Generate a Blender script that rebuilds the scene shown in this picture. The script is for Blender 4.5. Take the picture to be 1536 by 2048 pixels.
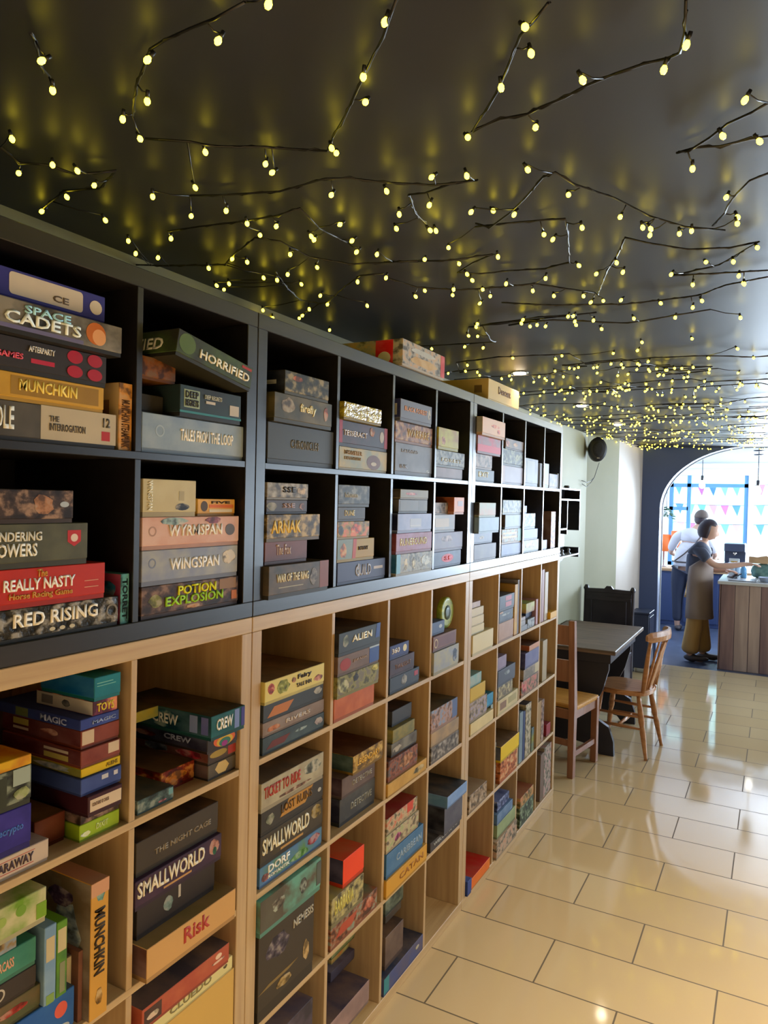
import bpy, bmesh, math, random
from math import sin, cos, pi, radians
from mathutils import Vector, Matrix

for o in list(bpy.data.objects):
    bpy.data.objects.remove(o, do_unlink=True)
SC = bpy.context.scene
COL = SC.collection

# ------------------------------------------------------------------ camera
cam_data = bpy.data.cameras.new('camera')
cam = bpy.data.objects.new('camera', cam_data)
COL.objects.link(cam)
CX, CY, CZ, YAW, PITCH, ROLL, FOC = 1.1536, -1.4475, 1.7690, .4969, -.0174, .0230, 1451.3
_f = Vector((-sin(YAW) * cos(PITCH), cos(YAW) * cos(PITCH), sin(PITCH)))
_r = Vector((cos(YAW), sin(YAW), 0))
_u = _r.cross(_f)
_r2 = _r * cos(ROLL) + _u * sin(ROLL)
_u2 = -_r * sin(ROLL) + _u * cos(ROLL)
cam.matrix_world = Matrix(((_r2.x, _u2.x, -_f.x, CX), (_r2.y, _u2.y, -_f.y, CY), (_r2.z, _u2.z, -_f.z, CZ), (0, 0, 0, 1)))
cam_data.sensor_fit = 'VERTICAL'
cam_data.sensor_height = 24
cam_data.lens = FOC / 2048 * 24
cam_data.clip_start = .05
SC.camera = cam

# ------------------------------------------------------------------ world, exposure
SC.view_settings.view_transform = 'Standard'
SC.view_settings.look = 'None'
SC.view_settings.gamma = 1
SC.view_settings.use_curve_mapping = False
SC.view_settings.exposure = 0.55
world = bpy.data.worlds.new('sky')
SC.world = world
world.use_nodes = True
wn = world.node_tree.nodes['Background']
wn.inputs[0].default_value = (.72, .88, 1, 1)
wn.inputs[1].default_value = 4.5

def area(name, loc, rot, sx, sy, power, color):
    d = bpy.data.lights.new(name, 'AREA')
    d.shape = 'RECTANGLE'; d.size = sx; d.size_y = sy; d.energy = power; d.color = color
    o = bpy.data.objects.new(name, d); COL.objects.link(o)
    o.location = loc; o.rotation_euler = rot
    return o
DAY = (.70, .84, 1)
WARM = (1, .84, .62)
# daylight coming in through the shop front; unseen side lamps added as cool fill
area('daylight_shop_front', (2.55, 12.35, 1.3), (radians(90), 0, pi), 3.4, 2.1, 800, DAY)

area('added_side_fill', (4.42, 5.8, 1.45), (0, radians(90), 0), 1.4, 2.3, 58, DAY)  # added lamp at an unseen window, cool light for the dark furniture
area('added_cafe_fill', (4.38, 9.6, 1.5), (0, radians(90), 0), 1.5, 2.4, 160, DAY)  # added lamp at an unseen window, brightens the counter and people

# ------------------------------------------------------------------ materials
def lin(h):
    out = []
    for i in (0, 2, 4):
        c = int(h[i:i + 2], 16) / 255
        out.append(c / 12.92 if c <= .04045 else ((c + .055) / 1.055) ** 2.4)
    return (out[0], out[1], out[2], 1)

MATS = {}
def mat(key, color, rough=.5, metal=0., emit=None, es=0., spec=.5):
    if key in MATS: return MATS[key]
    m = bpy.data.materials.new(key); m.use_nodes = True
    b = m.node_tree.nodes['Principled BSDF']
    b.inputs['Base Color'].default_value = lin(color) if isinstance(color, str) else tuple(color) + (1,)
    b.inputs['Roughness'].default_value = rough
    b.inputs['Metallic'].default_value = metal
    b.inputs['Specular IOR Level'].default_value = spec
    if emit:
        b.inputs['Emission Color'].default_value = lin(emit) if isinstance(emit, str) else tuple(emit) + (1,)
        b.inputs['Emission Strength'].default_value = es
    MATS[key] = m
    return m

def nodes(m): return m.node_tree.nodes, m.node_tree.links, m.node_tree.nodes['Principled BSDF']

def noisy(key, c1, c2, scale=(3, 3, 3), rough=.5, detail=4, lo=.35, hi=.65, bump=0., spec=.5, c3=None):
    """noise-driven mix of two or three colours in object space"""
    if key in MATS: return MATS[key]
    m = mat(key, c1, rough, spec=spec)
    n, l, b = nodes(m)
    tc = n.new('ShaderNodeTexCoord'); mp = n.new('ShaderNodeMapping'); mp.inputs['Scale'].default_value = scale
    oi = n.new('ShaderNodeObjectInfo')
    va = n.new('ShaderNodeVectorMath'); va.operation = 'MULTIPLY_ADD'
    va.inputs[1].default_value = (1, 1, 1)
    l.new(tc.outputs['Object'], mp.inputs['Vector'])
    l.new(mp.outputs['Vector'], va.inputs[0])
    sc = n.new('ShaderNodeVectorMath'); sc.operation = 'SCALE'; sc.inputs['Scale'].default_value = 17.
    l.new(oi.outputs['Location'], sc.inputs[0]); l.new(sc.outputs[0], va.inputs[2])
    nz = n.new('ShaderNodeTexNoise'); nz.inputs['Detail'].default_value = detail; nz.inputs['Scale'].default_value = 1
    l.new(va.outputs[0], nz.inputs['Vector'])
    cr = n.new('ShaderNodeValToRGB')
    cr.color_ramp.elements[0].position = lo; cr.color_ramp.elements[0].color = lin(c1)
    cr.color_ramp.elements[1].position = hi; cr.color_ramp.elements[1].color = lin(c2)
    if c3:
        e = cr.color_ramp.elements.new((lo + hi) / 2); e.color = lin(c3)
    l.new(nz.outputs['Fac'], cr.inputs['Fac']); l.new(cr.outputs['Color'], b.inputs['Base Color'])
    if bump:
        bp = n.new('ShaderNodeBump'); bp.inputs['Strength'].default_value = bump; bp.inputs['Distance'].default_value = .01
        l.new(nz.outputs['Fac'], bp.inputs['Height']); l.new(bp.outputs[0], b.inputs['Normal'])
    return m

def mixhex(a, b, t):
    return ''.join('%02x' % int(max(0, min(255, int(a[i:i + 2], 16) * (1 - t) + int(b[i:i + 2], 16) * t))) for i in (0, 2, 4))

def vivid(h, k=1.22):
    v = [int(h[i:i + 2], 16) for i in (0, 2, 4)]; g = sum(v) / 3
    return ''.join('%02x' % int(max(0, min(255, g + (x - g) * k))) for x in v)

def art(base, acc, sty, gloss=0):
    base, acc = vivid(base), vivid(acc)
    return _art(base, acc, sty, gloss)

def _art(base, acc, sty, gloss=0):
    """printed board-game artwork"""
    key = 'print_%s_%s_%s%d' % (base, acc, sty, gloss)
    if key in MATS: return MATS[key]
    r = .25 if gloss else .55
    if sty in ('p', 'f', 'f2'):
        return noisy(key, base, mixhex(base, acc, .35), (6, 9, 9), r, 3, .3, .75, spec=.22)
    if sty == 'm2':
        return noisy(key, base, acc, (10, 14, 18), r, 5, .4, .66, spec=.22, bump=.5 if gloss else 0)
    if sty == 'm3':
        return noisy(key, base, acc, (60, 60, 90), r, 3, .42, .6, bump=.6, spec=.6)
    d = mixhex(base, '000000', .45); e = mixhex(acc, 'ffffff', .18)
    return noisy(key, d, e, (26, 38, 48), r, 7, .38, .62, spec=.22, c3=base, bump=.5 if gloss else 0)

def wood(key, c1, c2, axis, rough=.45, fine=1.):
    s = {'x': (2.5, 55, 55), 'y': (55, 2.5, 55), 'z': (55, 55, 2.5)}[axis]
    return noisy(key, c1, c2, tuple(v * fine for v in s), rough, 5, .3, .72)

WOOD_Z = wood('oak_effect_upright', 'c4a67a', 'ad8f66', 'z')
WOOD_Y = wood('oak_effect_level', 'c8ab7c', 'b29367', 'y')
BLK = noisy('black_brown_board', '1c1a18', '242120', (40, 3, 40), .34, 3, spec=.6)
BACKB = mat('black_backing', '0d0f14', .7)
BACKW = noisy('oak_effect_backing', '7c6a54', '6a5a48', (3, 40, 3), .6)

# ------------------------------------------------------------------ mesh helpers
def link(name, me, m=None, parent=None, loc=None):
    o = bpy.data.objects.new(name, me); COL.objects.link(o)
    if m is not None:
        for x in (m if isinstance(m, (list, tuple)) else [m]): me.materials.append(x)
    if parent is not None: o.parent = parent
    if loc is not None: o.location = loc
    return o

def from_bm(name, bm, m=None, parent=None, loc=None, smooth=False):
    me = bpy.data.meshes.new(name)
    bmesh.ops.recalc_face_normals(bm, faces=bm.faces)
    bm.to_mesh(me); bm.free()
    if smooth:
        for p in me.polygons: p.use_smooth = True
    return link(name, me, m, parent, loc)

def bx(bm, x0, x1, y0, y1, z0, z1, mi=0, bev=0., seg=1):
    vs = [bm.verts.new(p) for p in ((x0, y0, z0), (x1, y0, z0), (x1, y1, z0), (x0, y1, z0), (x0, y0, z1), (x1, y0, z1), (x1, y1, z1), (x0, y1, z1))]
    fs = [bm.faces.new([vs[i] for i in f]) for f in ((0, 3, 2, 1), (4, 5, 6, 7), (0, 1, 5, 4), (1, 2, 6, 5), (2, 3, 7, 6), (3, 0, 4, 7))]
    for f in fs: f.material_index = mi
    if bev:
        es = list({e for f in fs for e in f.edges})
        bmesh.ops.bevel(bm, geom=es, offset=bev, segments=seg, affect='EDGES', profile=.6)
    return fs

def box(name, x0, x1, y0, y1, z0, z1, m, parent=None, bev=.002, loc=None):
    bm = bmesh.new(); bx(bm, x0, x1, y0, y1, z0, z1, 0, bev)
    return from_bm(name, bm, m, parent, loc)

def tube(bm, pts, rads, n=8, mi=0, cap=True):
    pts = [Vector(p) for p in pts]
    if not isinstance(rads, (list, tuple)): rads = [rads] * len(pts)
    rings = []
    up = Vector((0, 0, 1))
    for i, p in enumerate(pts):
        a = pts[max(0, i - 1)]; b = pts[min(len(pts) - 1, i + 1)]
        d = (b - a).normalized() if (b - a).length > 1e-9 else up
        ref = up if abs(d.dot(up)) < .95 else Vector((1, 0, 0))
        s = d.cross(ref).normalized(); t = s.cross(d)
        rings.append([bm.verts.new(p + (s * cos(2 * pi * k / n) + t * sin(2 * pi * k / n)) * rads[i]) for k in range(n)])
    for i in range(len(rings) - 1):
        for k in range(n):
            f = bm.faces.new((rings[i][k], rings[i][(k + 1) % n], rings[i + 1][(k + 1) % n], rings[i + 1][k])); f.material_index = mi; f.smooth = True
    if cap:
        bm.faces.new(rings[0]).material_index = mi; bm.faces.new(rings[-1]).material_index = mi

def lathe(bm, prof, n=20, c=(0, 0, 0), mi=0):
    """prof: (radius, height) pairs around z"""
    rings = []
    for r, h in prof:
        rings.append([bm.verts.new((c[0] + r * cos(2 * pi * k / n), c[1] + r * sin(2 * pi * k / n), c[2] + h)) for k in range(n)])
    for i in range(len(rings) - 1):
        for k in range(n):
            f = bm.faces.new((rings[i][k], rings[i][(k + 1) % n], rings[i + 1][(k + 1) % n], rings[i + 1][k])); f.material_index = mi; f.smooth = True
    bm.faces.new(rings[0]).material_index = mi; bm.faces.new(rings[-1]).material_index = mi

def prism(bm, pts, axis, a0, a1, mi=0):
    """extrude a 2-D outline along an axis ('x': pts are (y,z); 'y': (x,z); 'z': (x,y))"""
    def P(p, a): return {'x': (a, p[0], p[1]), 'y': (p[0], a, p[1]), 'z': (p[0], p[1], a)}[axis]
    A = [bm.verts.new(P(p, a0)) for p in pts]; B = [bm.verts.new(P(p, a1)) for p in pts]
    n = len(pts)
    bm.faces.new(A).material_index = mi; bm.faces.new(B).material_index = mi
    for i in range(n):
        bm.faces.new((A[i], A[(i + 1) % n], B[(i + 1) % n], B[i])).material_index = mi

def thing(name, label, cat, loc=(0, 0, 0), rz=0, group=None):
    o = bpy.data.objects.new(name, None); COL.objects.link(o)
    o.empty_display_size = .05; o.location = loc; o.rotation_euler = (0, 0, rz)
    o['label'] = label; o['category'] = cat
    if group: o['group'] = group
    return o

def tag(o, label, cat, group=None):
    o['label'] = label; o['category'] = cat
    if group: o['group'] = group
    return o

def struct(o):
    o['kind'] = 'structure'; return o

_tc = bpy.data.curves.new('lettering', 'FONT')
_to = bpy.data.objects.new('lettering', _tc); COL.objects.link(_to)
def text_mesh(txt):
    _tc.body = txt; _tc.size = 1; _tc.extrude = 0; _tc.offset = .028; _tc.resolution_u = 2
    bpy.context.view_layer.update()
    dg = bpy.context.evaluated_depsgraph_get()
    me = bpy.data.meshes.new_from_object(_to.evaluated_get(dg))
    return me

def lettering(name, txt, m, parent, plane, a0, a1, b0, b1, off, thick=.0006, vertical=False):
    """text filling the rectangle a0..a1 (horizontal) x b0..b1 (vertical).
    plane 'x+': faces +x, horizontal runs along y; 'y-': faces -y, horizontal runs along x"""
    me = text_mesh(txt)
    if not me.vertices: return None
    xs = [v.co.x for v in me.vertices]; ys = [v.co.y for v in me.vertices]
    x0, x1, y0, y1 = min(xs), max(xs), min(ys), max(ys)
    bm = bmesh.new(); bm.from_mesh(me); bpy.data.meshes.remove(me)
    for v in bm.verts:
        u = (v.co.x - x0) / max(1e-6, x1 - x0); w = (v.co.y - y0) / max(1e-6, y1 - y0)
        if vertical: h, g = w, 1 - u
        else: h, g = u, w
        A = a0 + (a1 - a0) * h; B = b0 + (b1 - b0) * g
        v.co = (off, A, B) if plane == 'x+' else (A, off, B)
    ext = bmesh.ops.extrude_face_region(bm, geom=list(bm.faces))
    d = Vector((thick, 0, 0)) if plane == 'x+' else Vector((0, -thick, 0))
    for g in ext['geom']:
        if isinstance(g, bmesh.types.BMVert): g.co += d
    return from_bm(name, bm, m, parent)
BOXES = [
[20,-.7205,-.4326,1.854,1.9245,-.2959,-.008,'3c3934','b9ad97','p','charcoal and off-white box at the bottom, left compartment of top row, near black shelves',[(.42,1,.0,1,'c2b79f','r'),(.88,.95,.12,.42,'a83030','r')],[('THE','5a5348',.48,.55,.55,.72),('INTERROGATION','5a5348',.48,.75,.28,.5),('12','5a5348',.89,.95,.55,.85),('IDLE','e0dccb',.1,.24,.2,.85)],0,0,0,0],
[20,-.7205,-.4625,1.9245,1.9741,-.266,-.008,'c9a248','8a6a20','f','gold framed box second up, left compartment of top row, near black shelves',[(.24,.95,.12,.88,'8f6f2a','r')],[('MUNCHKIN','f0d060',.3,.76,.3,.8)],0,0,0,0],
[20,-.7205,-.4576,1.9741,2.0349,-.2709,-.008,'35302d','35302d','p','black with red discs box third up, left compartment of top row, near black shelves',[(.38,.56,.25,.4,'b02c45','r'),(.66,.79,.52,.98,'a02838','d'),(.83,.96,.52,.98,'a02838','d'),(.66,.79,.02,.45,'a02838','d'),(.83,.96,.02,.45,'a02838','d')],[('AFTERPARTY','cfc9bd',.36,.56,.62,.82),('GAMES','e05a6a',.12,.32,.3,.5)],0,0,0,0],
[20,-.7205,-.4409,2.0349,2.0935,-.2646,.015,'2e2b27','8a8478','m2','dark space-themed box fourth up, left compartment of top row, near black shelves',[(0,.68,.0,.14,'6d6a8a','r'),(.7,.86,.1,.92,'b86a28','d'),(.75,.86,.1,.7,'e0a878','d')],[('SPACE','a8dce8',.25,.58,.62,.9),('CADETS','e8f0e8',.12,.66,.2,.62)],0,0,0,0],
[20,-.7205,-.4631,2.0935,2.1499,-.2654,-.008,'3b3a78','3b3a78','p','blue with cream label box topmost, left compartment of top row, near black shelves',[(.22,.8,.12,.9,'d8cdb8','R'),(.86,.97,.2,.75,'e0d6c0','d')],[('CE','6a5c50',.55,.68,.25,.5)],0,0,0,0],
[20,-.4256,-.3915,1.854,1.9918,-.288,-.008,'c9924a','b98a50','m','slim tan box standing upright, left compartment of top row, near black shelves',[],[('MUNCHKIN STEAMPUNK','5a3a18',.2,.8,.05,.75,'v')],'c8b088',0,0,0,[(.35,.9,.5,.75,'7c5838','r')],[]],
[30,-.3652,-.0405,1.854,1.9399,-.3327,-.008,'8b9bab','a2adb6','m2','pale slate-blue box at the bottom, right compartment of top row, near black shelves',[(.1,.21,.35,.7,'a9b6c0','o')],[('TALES FROM THE LOOP','f0e8d8',.34,.88,.32,.68)],0,0,0,0],
[30,-.3639,-.2856,1.9399,1.9814,-.28,-.03,'35322e','3c3834','p','plain charcoal box second up, right compartment of top row, near black shelves',[],[],0,0,0,0],
[30,-.2765,-.0737,1.9399,2.01,-.1929,.01,'2f2f2e','2e6a70','p','black with teal base box topmost, right compartment of top row, near black shelves',[(.06,.3,.2,.85,'9fae94','r'),(.8,.96,.15,.55,'c8c0b4','r'),(0,1,0,.08,'3c8088','r'),(.4,.55,.45,.55,'c8c0b4','r')],[('DEEP','30302c',.08,.28,.55,.8),('REGRETS','30302c',.08,.28,.25,.5),('DEEP REGRETS','b0b0a0',.38,.66,.62,.78)],0,0,0,0],
[30,-.3575,-.2598,2.01,2.0592,-.22,-.02,'7a4c1c','5a3612','m','brown wooden-look box on its own, right compartment of top row, near black shelves',[],[],0,0,0,0],
[30,-.335,-.088,2.0375,2.0955,-.1997,.05,'35352c','4a5a34','m2','tilted black horror-themed box on its own, right compartment of top row, near black shelves',[(.02,.22,.1,.95,'55683a','d'),(.84,.98,.78,.9,'a03028','r')],[('HORRIFIED','e8e0c8',.28,.96,.22,.62)],0,0,-10.1,0],
[21,-.7205,-.4187,1.5035,1.5631,-.3098,-.008,'3a3730','8a867c','m','black foil-wrapped box at the bottom, left compartment of lower row, near black shelves',[(.48,.52,.06,.2,'d0c8b0','d'),(.55,.59,.06,.2,'d0c8b0','d'),(.62,.66,.06,.2,'d0c8b0','d'),(.9,.99,.2,.75,'77736a','o')],[('RED RISING','f0e8d4',.24,.83,.35,.85)],0,0,0,1],
[21,-.7205,-.4528,1.5631,1.6334,-.2757,-.008,'a93222','b0402c','p','bright red box second up, left compartment of lower row, near black shelves',[(.82,.94,.45,.47,'d8b090','r'),(.82,.94,.25,.27,'d8b090','r')],[('The','c89040',.44,.52,.72,.95),('REALLY NASTY','f0ece0',.2,.74,.35,.7),('Horse Racing Game','c89040',.24,.72,.06,.3)],0,0,0,0],
[21,-.7205,-.495,1.6334,1.7121,-.2335,-.008,'4a4a3c','5c5c48','m2','olive green box third up, left compartment of lower row, near black shelves',[(.8,.93,.35,.8,'b02c30','s'),(.83,.9,.48,.7,'e8d8cc','d'),(.0,.2,.8,1,'7c9a30','d')],[('WANDERING','d8d4c4',.05,.56,.55,.8),('TOWERS','e8e4d4',.12,.52,.15,.5)],0,0,0,0],
[21,-.7205,-.5285,1.7121,1.7728,-.208,-.008,'453830','8a6850','m','brown illustrated box topmost, left compartment of lower row, near black shelves',[(.55,.8,.1,.9,'a87c5c','D'),(.85,.95,.4,.6,'b8c0c8','d')],[],0,0,0,0],
[21,-.4132,-.3915,1.5035,1.6067,-.208,-.008,'6aa8ac','4a8488','m','slim teal box standing upright, left compartment of lower row, near black shelves',[],[('TORRET','203038',.2,.8,.1,.9,'v')],'7a2844',0,0,0,[(.55,.95,.4,.9,'3c88a8','D'),(.4,.8,.05,.35,'c04460','D')],[]],
[31,-.3593,-.0497,1.5035,1.5741,-.3176,-.008,'4e3a2c','6a4a34','m','dark brown box at the bottom, right compartment of lower row, near black shelves',[(.06,.2,.2,.7,'7a7838','D'),(.78,.97,.55,.95,'8a6a48','r'),(.92,.98,.1,.45,'b06830','r'),(.42,.58,.0,.18,'b88858','D')],[('POTION','d8d820',.34,.74,.55,.9),('EXPLOSION','98c828',.22,.82,.2,.55)],0,0,0,0],
[31,-.3596,-.0539,1.5741,1.6501,-.3137,-.008,'8c93a4','a8a8a4','m2','lavender-grey box second up, right compartment of lower row, near black shelves',[(.06,.13,.4,.75,'7c8496','o'),(.8,.98,.3,.9,'d8cdb8','D')],[('WINGSPAN','f0ece4',.26,.78,.3,.7)],0,0,0,0],
[31,-.3603,-.0515,1.6501,1.7207,-.3167,-.008,'cda492','d8b8a8','m2','salmon pink box third up, right compartment of lower row, near black shelves',[(.06,.13,.3,.7,'a88878','o'),(.84,.95,.25,.7,'55504c','d'),(.15,.45,.68,1,'9ab0ac','D'),(.6,.8,.72,1,'8a5058','D')],[('WYRMSPAN','e8e0d0',.24,.8,.3,.72)],0,0,0,0],
[31,-.3598,-.2023,1.7207,1.8017,-.208,-.008,'c0b590','c8bf9c','m2','cream square box topmost, right compartment of lower row, near black shelves',[(.58,.88,.02,.28,'383838','D'),(.66,.76,.35,.65,'a89e80','r')],[('WINGSPAN','e4dcc0',.08,.17,.05,.95,'v')],0,0,0,0],
[31,-.184,-.0536,1.7207,1.7613,-.15,-.02,'d8a858','e0b468','p','small orange and cream box on its own, right compartment of lower row, near black shelves',[(.08,.26,.15,.85,'50402c','d'),(.3,.95,.4,.62,'c86a20','r'),(.3,.92,.1,.3,'e8dcc0','r')],[('FIVE','4a3a28',.35,.85,.68,.85)],0,0,0,0],
[22,-.7107,-.5705,1.0915,1.1324,-.278,-.008,'c0b0a0','c8bab0','p','cream flat box at the bottom, left compartment of top row, near wooden shelves',[(.2,.8,.76,.79,'a84438','r'),(.2,.78,.14,.17,'a84438','r')],[('FARAWAY','4a3a40',.25,.78,.25,.7)],0,0,0,0],
[22,-.7118,-.6069,1.1324,1.2114,-.278,-.008,'2e2870','403888','m2','royal purple box second up, left compartment of top row, near wooden shelves',[],[('Decrypto','4a70b8',.3,.85,.35,.6)],0,0,0,0],
[22,-.7127,-.6077,1.2114,1.2816,-.278,-.008,'3e4238','68705c','m','grey-green illustrated box third up, left compartment of top row, near wooden shelves',[(.0,.55,.0,.85,'303428','r'),(.66,.97,.5,.98,'a0aca0','r'),(.66,.97,.05,.45,'98a070','D')],[],0,0,0,0],
[22,-.713,-.608,1.2816,1.3006,-.208,-.008,'c8a020','a04818','m2','thin yellow box topmost, left compartment of top row, near wooden shelves',[],[],0,0,0,0],
[22,-.5695,-.503,1.0915,1.15,-.3,-.05,'5a2c1e','6a3c28','m2','maroon red box on its own, left compartment of top row, near wooden shelves',[],[],0,'6a5430',0,0],
[22,-.5001,-.4035,1.0915,1.1257,-.212,-.012,'93ab33','88a030','p','lime green box at the bottom, left compartment of top row, near wooden shelves',[(.02,.28,.1,.5,'e0e8d0','D')],[('DIXIT','c8d888',.4,.7,.3,.7)],0,0,0,0],
[22,-.4985,-.4039,1.1257,1.1449,-.232,-.012,'3a2c24','6a5040','m','dark brown box second up, left compartment of top row, near wooden shelves',[(.3,.6,.3,.7,'806050','D')],[],0,0,0,0],
[22,-.4997,-.4173,1.1449,1.1863,-.27,.01,'3a1c24','451e26','p','dark burgundy box third up, left compartment of top row, near wooden shelves',[(.06,.97,.12,.78,'d0c0a8','r')],[('CONTAINS 42 CARDS','806858',.12,.6,.4,.6)],0,0,0,0],
[22,-.5084,-.4109,1.1863,1.2204,-.26,.0,'3b4a7c','48588c','m2','denim blue box fourth up, left compartment of top row, near wooden shelves',[(.5,.66,.5,.8,'c8c8cc','r'),(.8,.9,.5,.8,'c8c8cc','r')],[],0,0,0,0],
[22,-.504,-.4094,1.2204,1.2384,-.245,-.005,'c9ad20','b89a18','p','mustard yellow box fifth up, left compartment of top row, near wooden shelves',[],[('ALIENS','806a18',.62,.92,.3,.75)],'70702c',0,0,0,[(.4,.9,.1,.9,'8c98a0','D')],[]],
[22,-.5054,-.4101,1.2384,1.2731,-.245,-.005,'7c4538','6a3024','m2','brick red box sixth up, left compartment of top row, near wooden shelves',[(.68,.96,.25,.95,'c8b8a0','r')],[],'45181c',0,0,0,[(.55,.85,.1,.45,'a8a060','r'),(.55,.85,.6,.78,'c0b8b0','r')],[]],
[22,-.502,-.4091,1.2731,1.3104,-.25,-.01,'7a4032','6a3024','m2','rust red box seventh up, left compartment of top row, near wooden shelves',[(.03,.33,.1,.92,'c8b8a0','r')],[],'45181c',0,0,0,[(.15,.35,.5,.9,'a8a060','r'),(.15,.35,.2,.36,'c0b8b0','r'),(.5,.75,.3,.75,'7c4c4c','D')],[]],
[22,-.5036,-.41,1.3104,1.3321,-.27,-.01,'40508c','303c78','m2','cobalt blue box eighth up, left compartment of top row, near wooden shelves',[],[('MAGIC','90a0c8',.3,.9,.3,.65)],0,0,0,0,[(.25,.4,.1,.9,'687858','r')],[('MAGIC','a0b0e0',.55,.85,.2,.8)]],
[22,-.4748,-.4149,1.3321,1.3612,-.18,-.01,'7c3c58','c87850','m','white-sided colourful box ninth up, left compartment of top row, near wooden shelves',[],[('TOYS','d8c040',.15,.85,.2,.8)],'b8b8b4',0,0,0,[(.45,.62,.2,.8,'606870','D'),(.1,.3,.2,.8,'70747c','r')],[]],
[22,-.4767,-.4117,1.3612,1.4088,-.165,-.005,'22747e','1c6070','m2','teal blue box topmost, left compartment of top row, near wooden shelves',[(.1,.7,.68,.72,'80b8b0','r'),(.1,.8,.55,.58,'80b8b0','r')],[],'10548a',0,0,0],
[32,-.3582,-.2531,1.0915,1.1231,-.21,-.01,'4c5c5a','70786c','m','grey-green low box on its own, right compartment of top row, near wooden shelves',[(.85,.97,.4,.9,'6c9498','r'),(.55,.8,.08,.28,'b87880','D')],[],0,'3c4440',0,0],
[32,-.2521,-.146,1.0915,1.14,-.31,-.05,'7c2c18','c88030','m','red and gold box on its own, right compartment of top row, near wooden shelves',[(.06,.8,.2,.85,'c8802c','D')],[],0,'4a4034',0,0],
[32,-.1407,-.0405,1.0915,1.1298,-.252,-.012,'4a4238','5a5244','m2','black with cream hexagon box at the bottom, right compartment of top row, near wooden shelves',[(.24,.74,.02,.98,'c8b078','h')],[],'4a3430',0,0,0],
[32,-.1416,-.0405,1.1298,1.163,-.252,-.012,'40342c','584838','m2','dark with gold badge box second up, right compartment of top row, near wooden shelves',[(.06,.66,.25,.85,'9a8440','d'),(.7,.97,.1,.9,'98302c','r')],[],'684038',0,0,0,[(.55,.95,.1,.9,'a83848','D'),(.1,.5,.1,.9,'5c6474','D')],[]],
[32,-.1587,-.0514,1.163,1.2028,-.25,-.0,'302824','302824','p','black rainbow box third up, right compartment of top row, near wooden shelves',[(.2,.92,.02,.95,'c86030','d'),(.3,.84,.0,.75,'c8a838','d'),(.38,.76,0,.6,'306858','d'),(.46,.66,0,.4,'903080','d')],[],'18182c',0,0,0,[(.05,.35,.2,.7,'5c2428','D')],[('CREW','9098b8',.45,.8,.35,.75)]],
[32,-.1744,-.0541,1.2028,1.2605,-.275,.025,'1c4a4c','28686c','m2','dark teal sci-fi box topmost, right compartment of top row, near wooden shelves',[(.68,.82,.05,.95,'7888b8','r'),(.88,.98,.05,.95,'403c80','r')],[('CREW','e0dcd0',.15,.62,.25,.8)],'10303c','222822',0,0,[(.78,.86,.1,.9,'7888b8','r'),(.9,.97,.1,.9,'5860a0','r'),(.3,.7,.05,.95,'1c4c5c','D')],[('CREW','c0c4c4',.38,.66,.25,.75)]],
[32,-.366,-.275,1.0915,1.19,-.345,-.215,'0c4858','105060','p','deep teal box at the bottom, right compartment of top row, near wooden shelves',[],[],0,0,0,0],
[32,-.366,-.26,1.19,1.235,-.33,-.18,'4c2440','603040','m','plum and gold box second up, right compartment of top row, near wooden shelves',[],[],0,0,0,0],
[32,-.3,-.1754,1.236,1.262,-.34,-.14,'88905c','b0a040','m2','pale green open box topmost, right compartment of top row, near wooden shelves',[],[],0,'3c4030',0,0],
[23,-.7084,-.5116,.7405,.8253,-.275,-.005,'2c5890','386498','m2','mid blue box at the bottom, left compartment of second row, near wooden shelves',[(.78,.92,.4,.8,'c86050','d'),(.78,.96,.0,.2,'b0b8b8','D')],[],0,'34506c',0,0],
[23,-.7073,-.583,.8253,.8703,-.228,-.008,'4c5038','6a5840','m2','army green box second up, left compartment of second row, near wooden shelves',[(.3,.85,.3,.7,'903028','D')],[],0,0,0,0],
[23,-.7077,-.5921,.8703,.9109,-.228,-.008,'38322e','403a34','p','black with ring emblem box third up, left compartment of second row, near wooden shelves',[(.25,.5,.15,.8,'b8b0a0','o')],[],0,0,0,0],
[23,-.7084,-.593,.9109,.9625,-.248,-.008,'4c8470','3c7464','m2','sea green box fourth up, left compartment of second row, near wooden shelves',[],[('CARCASS','d8a080',.25,.62,.3,.7)],0,0,0,0],
[23,-.7088,-.6318,.9625,.9924,-.208,-.008,'8a7450','70808a','m','small tan and blue box fifth up, left compartment of second row, near wooden shelves',[],[],0,0,0,0],
[23,-.7205,-.5871,.9924,1.0561,-.25,.01,'c2bc98','6a8c30','m2','cream with green leaves box topmost, left compartment of second row, near wooden shelves',[(.55,.7,.45,.8,'688c34','d'),(.3,.42,.4,.7,'90a458','d'),(.85,1,.05,.55,'6c9028','r'),(.05,.3,.1,.6,'55782c','D')],[],0,0,0,0],
[23,-.582,-.557,.8253,.9716,-.2,.0,'7894ac','8fa6b4','m2','pale blue standing box standing upright, left compartment of second row, near wooden shelves',[(.15,.85,.55,.85,'c0b08c','r'),(.2,.85,.0,.12,'78944c','r')],[],0,0,0,0],
[23,-.5558,-.5332,.8253,.9682,-.2,.0,'5c8430','3a6040','m2','green standing box standing upright, left compartment of second row, near wooden shelves',[(.1,.9,.6,.9,'c0b490','r'),(.3,.8,.05,.45,'808068','r')],[],0,0,0,0],
[23,-.5105,-.4995,.7405,.87,-.23,-.03,'5a4c40','c8bc9c','p','slim brown and cream box standing upright, left compartment of second row, near wooden shelves',[(.05,.95,.55,.98,'c8bc9c','r')],[],0,0,0,0],
[23,-.499,-.4895,.7405,.88,-.21,-.01,'6c4c44','7c5848','m2','slim dusty brown box standing upright, left compartment of second row, near wooden shelves',[],[],0,0,0,0],
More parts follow.
